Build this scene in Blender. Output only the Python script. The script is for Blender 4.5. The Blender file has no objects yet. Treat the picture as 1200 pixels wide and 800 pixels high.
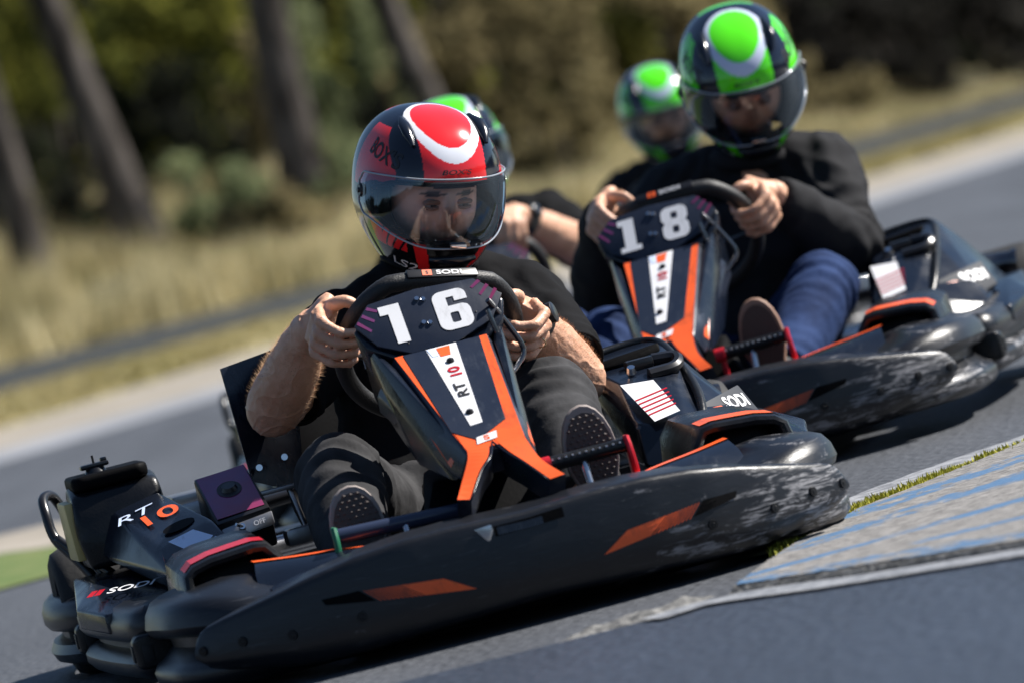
import bpy, bmesh, random
import numpy as np
from math import *
from mathutils import Vector, Matrix, noise
rnd = random.Random(7)
SC = bpy.context.scene
COL = SC.collection

# ------------------------------------------------------------------ camera, world, sun, exposure
cam_d = bpy.data.cameras.new('camera'); cam = bpy.data.objects.new('camera', cam_d); COL.objects.link(cam)
SC.camera = cam
cam_d.sensor_width = 36.0; cam_d.lens = 200.0; cam_d.clip_start = 0.5; cam_d.clip_end = 3000
ROLL = radians(14.0); PITCH = atan(190/6667.0)
fwd = Vector((0, cos(PITCH), -sin(PITCH))); r0 = Vector((1, 0, 0)); u0 = r0.cross(fwd)
CR = r0*cos(ROLL)-u0*sin(ROLL); CU = r0*sin(ROLL)+u0*cos(ROLL)
cam.matrix_world = Matrix(((CR.x, CU.x, -fwd.x, 0), (CR.y, CU.y, -fwd.y, 0), (CR.z, CU.z, -fwd.z, .70), (0, 0, 0, 1)))
cam_d.dof.use_dof = True; cam_d.dof.focus_distance = 9.85; cam_d.dof.aperture_fstop = 4.2

SUN = Vector((.67, .17, .70)).normalized()
w = bpy.data.worlds.new('World'); SC.world = w; w.use_nodes = True
nt = w.node_tree; bg = nt.nodes['Background']; sky = nt.nodes.new('ShaderNodeTexSky')
sky.sky_type = 'NISHITA'; sky.sun_disc = False
sky.sun_elevation = asin(SUN.z); sky.sun_rotation = atan2(SUN.x, SUN.y)
sky.air_density = 1.0; sky.dust_density = 0.1; sky.ozone_density = 3.0
nt.links.new(sky.outputs[0], bg.inputs[0]); bg.inputs[1].default_value = 0.052
sd = bpy.data.lights.new('sun', 'SUN'); so = bpy.data.objects.new('sun', sd); COL.objects.link(so)
sd.energy = 5.0; sd.angle = radians(.53); sd.color = (1, .955, .89)
so.rotation_euler = SUN.to_track_quat('Z', 'Y').to_euler(); so.location = (5, 0, 20)
SC.view_settings.view_transform = 'Standard'; SC.view_settings.look = 'None'
SC.view_settings.exposure = 0.84; SC.view_settings.gamma = 1.0
SC.cycles.use_denoising = True
SC.cycles.max_bounces = 8; SC.cycles.transparent_max_bounces = 16

# ------------------------------------------------------------------ helpers
def V(*a): return Vector(a)
def tag(o, label=None, cat=None, group=None, kind=None):
    if label: o['label'] = label
    if cat: o['category'] = cat
    if group: o['group'] = group
    if kind: o['kind'] = kind
    return o
def empty(name, label, cat, group=None, parent=None):
    o = bpy.data.objects.new(name, None); COL.objects.link(o); o.empty_display_size = .1
    return tag(o, label, cat, group)
def mesh(name, data, m, parent=None, smooth=True, angle=None):
    vs, fs = data
    me = bpy.data.meshes.new(name); me.from_pydata([tuple(v) for v in vs], [], [tuple(f) for f in fs]); me.update()
    return link(name, me, m, parent, smooth, angle)
def link(name, me, m, parent=None, smooth=True, angle=None):
    ms = m if isinstance(m, (list, tuple)) else [m]
    if not me.materials:
        for x in ms: me.materials.append(x)
    if smooth:
        me.shade_smooth()
        if angle is not None: me.set_sharp_from_angle(angle=radians(angle))
    o = bpy.data.objects.new(name, me); COL.objects.link(o)
    if parent is not None: o.parent = parent
    return o
def join(*ds):
    vs, fs = [], []
    for v, f in ds:
        n = len(vs); vs += [Vector(p) for p in v]; fs += [tuple(i+n for i in q) for q in f]
    return vs, fs
def catmull(pts, n, closed=False):
    pts = [Vector(p) for p in pts]; N = len(pts); out = []
    segs = N if closed else N-1
    for i in range(segs):
        if closed: p0, p1, p2, p3 = pts[(i-1) % N], pts[i], pts[(i+1) % N], pts[(i+2) % N]
        else:
            p1, p2 = pts[i], pts[i+1]; p0 = pts[i-1] if i else p1*2-p2; p3 = pts[i+2] if i+2 < N else p2*2-p1
        for k in range(n):
            t = k/n
            out.append(.5*((2*p1)+(p2-p0)*t+(2*p0-5*p1+4*p2-p3)*t*t+(3*p1-p0-3*p2+p3)*t**3))
    if not closed: out.append(pts[-1].copy())
    return out
def loft(secs, closed_ring=True, caps=True, closed_path=False):
    n = len(secs[0]); vs = [p for s in secs for p in s]; fs = []
    m = len(secs)
    for i in range(m if closed_path else m-1):
        j = (i+1) % m
        for k in range(n if closed_ring else n-1):
            l = (k+1) % n
            fs.append((i*n+k, i*n+l, j*n+l, j*n+k))
    if caps and not closed_path and closed_ring:
        fs.append(tuple(range(n-1, -1, -1))); fs.append(tuple((m-1)*n+k for k in range(n)))
    return vs, fs
def tube(path, r, n=12, closed=False, ref=None, sx=1.0):
    """tube along path; r number, list, or list of (rx, ry)"""
    path = [Vector(p) for p in path]; m = len(path); secs = []
    t0 = (path[1]-path[0]).normalized()
    a = Vector(ref) if ref is not None else (Vector((0, 0, 1)) if abs(t0.z) < .9 else Vector((0, 1, 0)))
    for i, p in enumerate(path):
        if closed: t = (path[(i+1) % m]-path[i-1]).normalized()
        else: t = (path[min(i+1, m-1)]-path[max(i-1, 0)]).normalized()
        a = (a-t*a.dot(t)).normalized(); b = t.cross(a)
        rr = r[i] if isinstance(r, (list, tuple)) else r
        ra, rb = rr if isinstance(rr, (list, tuple)) else (rr, rr)
        secs.append([p+a*ra*cos(2*pi*k/n)+b*rb*sin(2*pi*k/n) for k in range(n)])
    return loft(secs, closed_path=closed)
def interp_list(vals, n):
    """resample list to catmull point count with n subdivisions"""
    out = []
    for i in range(len(vals)-1):
        for k in range(n):
            t = k/n; a, b = vals[i], vals[i+1]
            if isinstance(a, (tuple, list)): out.append((a[0]*(1-t)+b[0]*t, a[1]*(1-t)+b[1]*t))
            else: out.append(a*(1-t)+b*t)
    out.append(vals[-1]); return out
def stube(pts, rs, n=12, sub=6, ref=None):
    p = catmull(pts, sub)
    return tube(p, interp_list(rs, sub) if isinstance(rs, (list, tuple)) else rs, n, ref=ref)
def rod(a, b, r, n=12): return tube([a, b], r, n)
def bm_out(bm):
    bm.normal_update(); vs = [v.co.copy() for v in bm.verts]
    bm.verts.index_update(); fs = [tuple(v.index for v in f.verts) for f in bm.faces]; bm.free(); return vs, fs
def hull(pts, bev=0.004, seg=2):
    bm = bmesh.new(); vv = [bm.verts.new(p) for p in pts]
    r = bmesh.ops.convex_hull(bm, input=vv)
    bmesh.ops.delete(bm, geom=[g for g in r['geom_interior'] if isinstance(g, bmesh.types.BMVert)], context='VERTS')
    loose = [v for v in bm.verts if not v.link_faces]
    bmesh.ops.delete(bm, geom=loose, context='VERTS')
    bmesh.ops.dissolve_limit(bm, angle_limit=radians(3), verts=bm.verts[:], edges=bm.edges[:])
    if bev: bmesh.ops.bevel(bm, geom=bm.edges[:], offset=bev, segments=seg, profile=.6, affect='EDGES', clamp_overlap=True)
    return bm_out(bm)
def box(c, s, bev=.003, R=None, seg=2):
    pts = []
    for x in (-.5, .5):
        for y in (-.5, .5):
            for z in (-.5, .5):
                p = Vector((x*s[0], y*s[1], z*s[2]))
                if R: p = R @ p
                pts.append(p+Vector(c))
    return hull(pts, bev, seg)
def grid(fn, nu, nv):
    vs = [fn(i/nu, j/nv) for j in range(nv+1) for i in range(nu+1)]
    fs = [(j*(nu+1)+i, j*(nu+1)+i+1, (j+1)*(nu+1)+i+1, (j+1)*(nu+1)+i) for j in range(nv) for i in range(nu)]
    return vs, fs
def evaluated(o):
    dg = bpy.context.evaluated_depsgraph_get(); me = bpy.data.meshes.new_from_object(o.evaluated_get(dg), depsgraph=dg)
    return me
def solid(data, t, bevel=0, sub=0, offset=-1):
    me = bpy.data.meshes.new('t'); me.from_pydata([tuple(v) for v in data[0]], [], data[1])
    o = bpy.data.objects.new('t', me); COL.objects.link(o)
    s = o.modifiers.new('s', 'SOLIDIFY'); s.thickness = t; s.offset = offset; s.use_even_offset = False
    if sub: q = o.modifiers.new('q', 'SUBSURF'); q.levels = sub
    r = evaluated(o); vs = [v.co.copy() for v in r.vertices]; fs = [tuple(p.vertices) for p in r.polygons]
    bpy.data.objects.remove(o); return vs, fs
def remesh(data, voxel, smooth=2, factor=.5):
    me = bpy.data.meshes.new('t'); me.from_pydata([tuple(v) for v in data[0]], [], data[1])
    bm = bmesh.new(); bm.from_mesh(me); bmesh.ops.recalc_face_normals(bm, faces=bm.faces[:]); bm.to_mesh(me); bm.free()
    o = bpy.data.objects.new('t', me); COL.objects.link(o)
    r = o.modifiers.new('r', 'REMESH'); r.mode = 'VOXEL'; r.voxel_size = voxel
    if smooth: s = o.modifiers.new('s', 'SMOOTH'); s.iterations = smooth; s.factor = factor
    m = evaluated(o); bpy.data.objects.remove(o); return m
def subsurf(data, lv=2):
    me = bpy.data.meshes.new('t'); me.from_pydata([tuple(v) for v in data[0]], [], data[1])
    o = bpy.data.objects.new('t', me); COL.objects.link(o)
    q = o.modifiers.new('q', 'SUBSURF'); q.levels = lv
    r = evaluated(o); vs = [v.co.copy() for v in r.vertices]; fs = [tuple(p.vertices) for p in r.polygons]
    bpy.data.objects.remove(o); return vs, fs
_tc = {}
def text(body, size=1.0, bold=0.0, shear=0.0, squash=1.0):
    """flat text, centred, height = size; returns verts (x, y, 0), faces"""
    key = (body, bold, shear)
    if key not in _tc:
        c = bpy.data.curves.new('t', 'FONT'); c.body = body; c.size = 1; c.offset = bold; c.shear = shear; c.resolution_u = 4
        c.fill_mode = 'FRONT'
        o = bpy.data.objects.new('t', c); COL.objects.link(o); m = evaluated(o); bpy.data.objects.remove(o)
        vs = [v.co.copy() for v in m.vertices]; fs = [tuple(p.vertices) for p in m.polygons]
        _tc[key] = (vs, fs)
    vs, fs = _tc[key]
    x0 = min(v.x for v in vs); x1 = max(v.x for v in vs); y0 = min(v.y for v in vs); y1 = max(v.y for v in vs)
    k = size/(y1-y0)
    return [Vector(((v.x-(x0+x1)/2)*k*squash, (v.y-(y0+y1)/2)*k, 0)) for v in vs], fs
def shape(loops):
    """filled 2D shape with holes"""
    c = bpy.data.curves.new('t', 'CURVE'); c.dimensions = '2D'; c.fill_mode = 'BOTH'
    for lp in loops:
        s = c.splines.new('POLY'); s.points.add(len(lp)-1); s.use_cyclic_u = True
        for i, p in enumerate(lp): s.points[i].co = (p[0], p[1], 0, 1)
    o = bpy.data.objects.new('t', c); COL.objects.link(o); m = evaluated(o); bpy.data.objects.remove(o)
    return [v.co.copy() for v in m.vertices], [tuple(p.vertices) for p in m.polygons]
def rrect(x0, y0, x1, y1, r, n=5):
    out = []
    for cx, cy, a in ((x1-r, y1-r, 0), (x0+r, y1-r, 90), (x0+r, y0+r, 180), (x1-r, y0+r, 270)):
        for i in range(n+1):
            t = radians(a+90*i/n); out.append((cx+r*cos(t), cy+r*sin(t)))
    return out
class Frame:
    """plane frame: o origin, u right, v up, n out"""
    def __init__(s, o, u, v):
        s.o = Vector(o); s.u = Vector(u).normalized(); v = Vector(v); s.v = (v-s.u*v.dot(s.u)).normalized(); s.n = s.u.cross(s.v)
    def __call__(s, x, y, z=0): return s.o+s.u*x+s.v*y+s.n*z
    def put(s, data, dx=0, dy=0, dz=.0012, rot=0):
        c, q = cos(rot), sin(rot)
        return [s(p[0]*c-p[1]*q+dx, p[0]*q+p[1]*c+dy, dz+(p[2] if len(p) > 2 else 0)) for p in data[0]], data[1]
def poly(pts, t=0): return [Vector(p if len(p) == 3 else (p[0], p[1], 0)) for p in pts], [tuple(range(len(pts)))]
def slab(fr, pts, t, bev=.002, dz=0):
    return hull([fr(p[0], p[1], dz) for p in pts]+[fr(p[0], p[1], dz-t) for p in pts], bev)
def prism(fr, pts, t, dz=0):
    n = len(pts); vs = [fr(p[0], p[1], dz) for p in pts]+[fr(p[0], p[1], dz-t) for p in pts]
    fs = [tuple(range(n)), tuple(range(2*n-1, n-1, -1))]+[(i, i+n, (i+1) % n+n, (i+1) % n) for i in range(n)]
    return vs, fs
def disc(c, n, r, t=.003, k=12):
    c = Vector(c); n = Vector(n).normalized()
    return tube([c, c+n*t], [r, r*.8], k)

# ------------------------------------------------------------------ materials
def nodes(name):
    m = bpy.data.materials.new(name); m.use_nodes = True; t = m.node_tree; return m, t, t.nodes['Principled BSDF']
def N(t, typ, **kw):
    n = t.nodes.new(typ)
    for k, v in kw.items():
        if k.startswith('i_'): n.inputs[k[2:].replace('_', ' ')].default_value = v
        else: setattr(n, k, v)
    return n
def mat(name, c, rough=.5, metal=0, bump=0, bscale=60, var=0, vscale=8, c2=None, spec=.5, coat=0, stretch=None, sheen=0, rvar=0, detail=6):
    m, t, b = nodes(name); L = t.links.new
    b.inputs['Base Color'].default_value = (*c, 1); b.inputs['Roughness'].default_value = rough; b.inputs['Metallic'].default_value = metal
    b.inputs['Specular IOR Level'].default_value = spec; b.inputs['Coat Weight'].default_value = coat; b.inputs['Coat Roughness'].default_value = .05
    if sheen: b.inputs['Sheen Weight'].default_value = sheen; b.inputs['Sheen Roughness'].default_value = .5
    tc = N(t, 'ShaderNodeTexCoord'); src = tc.outputs['Object']
    if stretch:
        mp = N(t, 'ShaderNodeMapping'); mp.inputs['Scale'].default_value = stretch; L(src, mp.inputs[0]); src = mp.outputs[0]
    if bump:
        n = N(t, 'ShaderNodeTexNoise', i_Scale=bscale, i_Detail=detail); L(src, n.inputs['Vector'])
        bb = N(t, 'ShaderNodeBump', i_Strength=bump, i_Distance=.004); L(n.outputs[0], bb.inputs['Height']); L(bb.outputs[0], b.inputs['Normal'])
    if var or c2:
        n = N(t, 'ShaderNodeTexNoise', i_Scale=vscale, i_Detail=5); L(src, n.inputs['Vector'])
        r = N(t, 'ShaderNodeValToRGB'); L(n.outputs[0], r.inputs[0])
        ca = c; cb = c2 or tuple(x*(1+var) for x in c)
        if not c2: ca = tuple(x*(1-var) for x in c)
        r.color_ramp.elements[0].position = .38; r.color_ramp.elements[1].position = .62
        r.color_ramp.elements[0].color = (*ca, 1); r.color_ramp.elements[1].color = (*cb, 1); L(r.outputs[0], b.inputs['Base Color'])
    if rvar:
        n = N(t, 'ShaderNodeTexNoise', i_Scale=14, i_Detail=6); L(src, n.inputs['Vector'])
        mr = N(t, 'ShaderNodeMapRange'); mr.inputs['To Min'].default_value = max(.05, rough-rvar); mr.inputs['To Max'].default_value = min(1, rough+rvar)
        mr.inputs['From Min'].default_value = .3; mr.inputs['From Max'].default_value = .7
        L(n.outputs[0], mr.inputs[0]); L(mr.outputs[0], b.inputs['Roughness'])
    return m
M = {}
M['plastic'] = mat('black_moulded_plastic', (.006, .0065, .008), .30, bump=.12, bscale=220, rvar=.12, c2=(.010, .011, .013), vscale=9, spec=.32)
M['hood'] = mat('dark_satin_bodywork', (.006, .009, .017), .22, bump=.05, bscale=90, rvar=.08)
M['matt'] = mat('matt_black', (.0025, .0025, .003), .6, bump=.1, bscale=120, spec=.06)
M['frame'] = mat('black_frame_paint', (.012, .012, .014), .28)
M['orange'] = mat('orange_sticker', (.86, .115, .022), .34, var=.06, vscale=20)
M['red'] = mat('red_sticker', (.62, .03, .03), .35)
M['white'] = mat('white_sticker', (.78, .78, .80), .4, var=.03)
M['bluewhite'] = mat('pale_blue_sticker', (.62, .72, .92), .3)
M['navy'] = mat('navy_panel', (.013, .018, .033), .32, bump=.05, bscale=100, rvar=.06)
M['ink'] = mat('black_ink', (.01, .01, .012), .5)
M['steel'] = mat('brushed_steel', (.55, .56, .58), .25, 1, bump=.05)
M['chrome'] = mat('bright_bolt', (.75, .76, .78), .15, 1)
M['alu'] = mat('dull_aluminium', (.35, .35, .36), .4, 1, bump=.1, rvar=.1)
M['tyre'] = mat('rubber_tyre', (.010, .010, .011), .75, bump=.2, bscale=90, var=.3)
M['grip'] = mat('wheel_rim_grip', (.013, .013, .014), .52, bump=.35, bscale=300)
M['redmetal'] = mat('red_anodised', (.62, .015, .03), .3, .3)
M['green'] = mat('green_strap', (.01, .16, .08), .5)
M['yellow'] = mat('cream_tank_plastic', (.55, .42, .16), .4)
M['sheenbar'] = mat('dark_bar', (.03, .04, .075), .18)  # throttle bar, with the blue sky sheen put into its base colour
M['gun'] = mat('dark_polished_tube', (.16, .16, .17), .22, 1)
M['dullpanel'] = mat('dull_side_panel', (.03, .035, .045), .62, spec=.25)
M['purple'] = mat('purple_red_sticker', (.14, .05, .16), .22, c2=(.22, .03, .09), vscale=6)
M['brown'] = mat('brown_seatbelt', (.5, .2, .1), .6)

def scuffed(name, y0=.08, y1=.40, lo=-.10, hi=.095):
    """black plastic with pale scrapes, mostly on the driver's-left half of the panel"""
    m, t, b = nodes(name); L = t.links.new
    tc = N(t, 'ShaderNodeTexCoord')
    mp = N(t, 'ShaderNodeMapping'); mp.inputs['Scale'].default_value = (8, 13, 44); mp.inputs['Rotation'].default_value = (radians(-12), 0, 0)
    L(tc.outputs['Object'], mp.inputs[0])
    n1 = N(t, 'ShaderNodeTexNoise', i_Scale=1.0, i_Detail=9, i_Roughness=.72, i_Distortion=.8); L(mp.outputs[0], n1.inputs['Vector'])
    mp2 = N(t, 'ShaderNodeMapping'); mp2.inputs['Scale'].default_value = (14, 20, 210); mp2.inputs['Rotation'].default_value = (radians(-9), 0, 0); L(tc.outputs['Object'], mp2.inputs[0])
    n2 = N(t, 'ShaderNodeTexNoise', i_Scale=1.0, i_Detail=6, i_Roughness=.65, i_Distortion=.4); L(mp2.outputs[0], n2.inputs['Vector'])
    sep = N(t, 'ShaderNodeSeparateXYZ'); L(tc.outputs['Object'], sep.inputs[0])
    mr = N(t, 'ShaderNodeMapRange'); L(sep.outputs['Y'], mr.inputs[0])
    mr.inputs['From Min'].default_value = y0; mr.inputs['From Max'].default_value = y1; mr.inputs['To Min'].default_value = lo; mr.inputs['To Max'].default_value = hi
    a = N(t, 'ShaderNodeMath', operation='ADD'); L(n1.outputs[0], a.inputs[0]); L(mr.outputs[0], a.inputs[1])
    zr = N(t, 'ShaderNodeMapRange'); L(sep.outputs['Z'], zr.inputs[0]); zr.inputs['From Min'].default_value = .14; zr.inputs['From Max'].default_value = .05; zr.inputs['To Min'].default_value = -.03; zr.inputs['To Max'].default_value = .03
    a2 = N(t, 'ShaderNodeMath', operation='ADD'); L(a.outputs[0], a2.inputs[0]); L(zr.outputs[0], a2.inputs[1])
    r = N(t, 'ShaderNodeValToRGB'); L(a2.outputs[0], r.inputs[0]); r.color_ramp.elements[0].position = .555; r.color_ramp.elements[1].position = .635
    m2 = N(t, 'ShaderNodeMapRange'); L(n2.outputs[0], m2.inputs[0]); m2.inputs['From Min'].default_value = .44; m2.inputs['From Max'].default_value = .56
    mu = N(t, 'ShaderNodeMath', operation='MULTIPLY'); L(r.outputs[0], mu.inputs[0]); L(m2.outputs[0], mu.inputs[1])
    # faint fine scratches over the whole panel
    r3 = N(t, 'ShaderNodeMapRange'); L(n2.outputs[0], r3.inputs[0]); r3.inputs['From Min'].default_value = .58; r3.inputs['From Max'].default_value = .8; r3.inputs['To Max'].default_value = .22
    ad = N(t, 'ShaderNodeMath', operation='ADD', use_clamp=True); L(mu.outputs[0], ad.inputs[0]); L(r3.outputs[0], ad.inputs[1])
    mx = N(t, 'ShaderNodeMixRGB'); L(ad.outputs[0], mx.inputs[0]); mx.inputs[1].default_value = (.007, .008, .011, 1); mx.inputs[2].default_value = (.21, .21, .225, 1)
    L(mx.outputs[0], b.inputs['Base Color'])
    rr = N(t, 'ShaderNodeMapRange'); L(ad.outputs[0], rr.inputs[0]); rr.inputs['To Min'].default_value = .33; rr.inputs['To Max'].default_value = .6; L(rr.outputs[0], b.inputs['Roughness'])
    bp = N(t, 'ShaderNodeBump', i_Strength=.35, i_Distance=.003); L(n1.outputs[0], bp.inputs['Height']); L(bp.outputs[0], b.inputs['Normal'])
    return m
M['panel'] = scuffed('scuffed_black_plastic')
M['ringp'] = scuffed('rubbed_black_plastic', -.3, .6, -.07, .035)

def skin_mat(name, c, c2):
    m = mat(name, c, .46, c2=c2, vscale=30, bump=.3, bscale=260, spec=.5)
    b = m.node_tree.nodes['Principled BSDF']; b.inputs['Subsurface Weight'].default_value = .08; b.inputs['Subsurface Radius'].default_value = (.02, .008, .004); b.inputs['Subsurface Scale'].default_value = .4
    return m
M['skin'] = skin_mat('tanned_skin', (.60, .32, .20), (.68, .39, .26))
M['blackcloth'] = mat('black_cotton', (.008, .008, .009), .9, bump=.4, bscale=38, detail=3, spec=.1)
M['greycloth'] = mat('dark_sweatshirt', (.014, .014, .016), .85, bump=.4, bscale=30, detail=3, spec=.2)
M['blackdenim'] = mat('washed_black_denim', (.020, .020, .022), .85, bump=.5, bscale=45, c2=(.046, .046, .049), vscale=14, spec=.2)
M['denim'] = mat('blue_denim', (.009, .020, .062), .85, spec=.12, bump=.5, bscale=45, c2=(.024, .046, .125), vscale=12)
M['sole'] = mat('shoe_sole', (.07, .05, .045), .7, bump=.3)
M['soleedge'] = mat('pale_shoe_edge', (.25, .21, .195), .6)
M['shoe'] = mat('black_shoe', (.02, .02, .022), .7, bump=.3)
M['brownsole'] = mat('brown_shoe_sole', (.07, .04, .03), .7, bump=.3)
M['brownedge'] = mat('tan_shoe_edge', (.28, .16, .11), .6)
M['eye'] = mat('eye_white', (.30, .27, .25), .25)
M['iris'] = mat('iris', (.05, .03, .02), .1)
M['strap'] = mat('watch_strap', (.01, .01, .012), .35)
M['ring'] = mat('gold_ring', (.8, .6, .35), .2, 1)
M['hair'] = mat('arm_hair', (.55, .36, .22), .45)
def attr_mat(name, rough, coat):
    m, t, b = nodes(name); a = N(t, 'ShaderNodeAttribute', attribute_name='Col'); t.links.new(a.outputs['Color'], b.inputs['Base Color'])
    b.inputs['Roughness'].default_value = rough; b.inputs['Coat Weight'].default_value = coat; b.inputs['Coat Roughness'].default_value = .03
    return m
M['helmet'] = attr_mat('glossy_helmet_paint', .16, .45)
M['face'] = attr_mat('face_skin', .5, 0)
def visor_mat(name, tint):
    m = bpy.data.materials.new(name); m.use_nodes = True; t = m.node_tree; t.nodes.clear(); L = t.links.new
    out = N(t, 'ShaderNodeOutputMaterial'); tr = N(t, 'ShaderNodeBsdfTransparent'); tr.inputs[0].default_value = (*tint, 1)
    gl = N(t, 'ShaderNodeBsdfGlossy'); gl.inputs['Roughness'].default_value = .04; gl.inputs[0].default_value = (.65, .82, 1, 1)
    lw = N(t, 'ShaderNodeFresnel'); lw.inputs['IOR'].default_value = 1.75
    df = N(t, 'ShaderNodeBsdfDiffuse'); df.inputs[0].default_value = (.4, .42, .45, 1)
    mx = N(t, 'ShaderNodeMixShader'); L(lw.outputs[0], mx.inputs[0]); L(tr.outputs[0], mx.inputs[1]); L(gl.outputs[0], mx.inputs[2])
    tc = N(t, 'ShaderNodeTexCoord'); nz = N(t, 'ShaderNodeTexNoise', i_Scale=18, i_Detail=8, i_Roughness=.7); L(tc.outputs['Object'], nz.inputs['Vector'])
    mr = N(t, 'ShaderNodeMapRange'); L(nz.outputs[0], mr.inputs[0]); mr.inputs['From Min'].default_value = .45; mr.inputs['From Max'].default_value = .75; mr.inputs['To Min'].default_value = .01; mr.inputs['To Max'].default_value = .09
    m2 = N(t, 'ShaderNodeMixShader'); L(mr.outputs[0], m2.inputs[0]); L(mx.outputs[0], m2.inputs[1]); L(df.outputs[0], m2.inputs[2])
    L(m2.outputs[0], out.inputs[0]); return m
M['visor'] = visor_mat('clear_scratched_visor', (.94, .95, .98))
M['visor2'] = visor_mat('smoked_visor', (.80, .77, .74))

def wear(m, dark, amt=.5, sc=1.0):
    t = m.node_tree; L = t.links.new; b = t.nodes['Principled BSDF']; tc = N(t, 'ShaderNodeTexCoord')
    mp = N(t, 'ShaderNodeMapping'); mp.inputs['Scale'].default_value = (30*sc, 90*sc, 30*sc); mp.inputs['Rotation'].default_value = (.5, .2, .7); L(tc.outputs['Object'], mp.inputs[0])
    n = N(t, 'ShaderNodeTexNoise', i_Scale=1.0, i_Detail=8, i_Roughness=.7); L(mp.outputs[0], n.inputs['Vector'])
    n2 = N(t, 'ShaderNodeTexNoise', i_Scale=7.0, i_Detail=4); L(tc.outputs['Object'], n2.inputs['Vector'])
    mu = N(t, 'ShaderNodeMath', operation='MULTIPLY'); L(n.outputs[0], mu.inputs[0]); L(n2.outputs[0], mu.inputs[1])
    mr = N(t, 'ShaderNodeMapRange'); L(mu.outputs[0], mr.inputs[0]); mr.inputs['From Min'].default_value = .30; mr.inputs['From Max'].default_value = .42; mr.inputs['To Max'].default_value = amt
    mx = N(t, 'ShaderNodeMixRGB'); L(mr.outputs[0], mx.inputs[0]); mx.inputs[2].default_value = (*dark, 1)
    src = b.inputs['Base Color'].links[0].from_socket if b.inputs['Base Color'].links else None
    if src: L(src, mx.inputs[1])
    else: mx.inputs[1].default_value = b.inputs['Base Color'].default_value
    L(mx.outputs[0], b.inputs['Base Color'])
wear(M['orange'], (.25, .05, .02), .55); wear(M['white'], (.35, .34, .33), .5); wear(M['navy'], (.06, .07, .09), .5); wear(M['hood'], (.03, .035, .045), .5); wear(M['bluewhite'], (.1, .12, .2), .4)

# ------------------------------------------------------------------ GO-KART  (x forward, y driver's left, z up)
def along(pathpts, n): return catmull([Vector(p) for p in pathpts], n)
def lobes(path, prof_fn):
    """sweep a (out, z) profile along a plan path (x,y); prof_fn(u) -> list of (out,z)"""
    P = path; m = len(P); secs = []
    for i, p in enumerate(P):
        t = (P[min(i+1, m-1)]-P[max(i-1, 0)]); t = Vector((t.x, t.y, 0)).normalized(); o = Vector((t.y, -t.x, 0))
        secs.append([Vector((p.x, p.y, 0))+o*a+Vector((0, 0, z)) for a, z in prof_fn(i/(m-1), p)])
    return loft(secs)
def sm(a, b, x): t = max(0, min(1, (x-a)/(b-a))); return t*t*(3-2*t)
def lin(tab, x):
    if x <= tab[0][0]: return tab[0][1]
    for (a, va), (b, vb) in zip(tab, tab[1:]):
        if x <= b: return va+(vb-va)*(x-a)/(b-a)
    return tab[-1][1]
XF = [(0, .925), (.1, .924), (.2, .919), (.3, .904), (.4, .872), (.47, .834), (.52, .798), (.55, .770), (.56, .76)]
ZT = [(0, .178), (.12, .182), (.2, .181), (.28, .174), (.35, .162), (.42, .146), (.5, .128), (.53, .120), (.542, .112), (.548, .100)]
ZB = [(0, .036), (.2, .029), (.3, .024), (.37, .023), (.42, .028), (.47, .036), (.52, .044), (.54, .052), (.548, .066)]
def front_surf(y, v, out=0.0):
    """point on the front panel's face. v 0 bottom .. 1 top"""
    a = abs(y); x = lin(XF, a); zb, zt = lin(ZB, a), lin(ZT, a)
    z = zb+(zt-zb)*v; bulge = .006*sin(pi*min(1, max(0, v)))-.010*v-.016*sm(.25, 0, v)
    e = .01; x2 = lin(XF, a+e); tn = Vector((x2-x, e, 0)).normalized(); nn = Vector((tn.y, -tn.x, 0))
    if y < 0: nn.y = -nn.y
    return Vector((x, y, z))+nn*(bulge+out)
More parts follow.
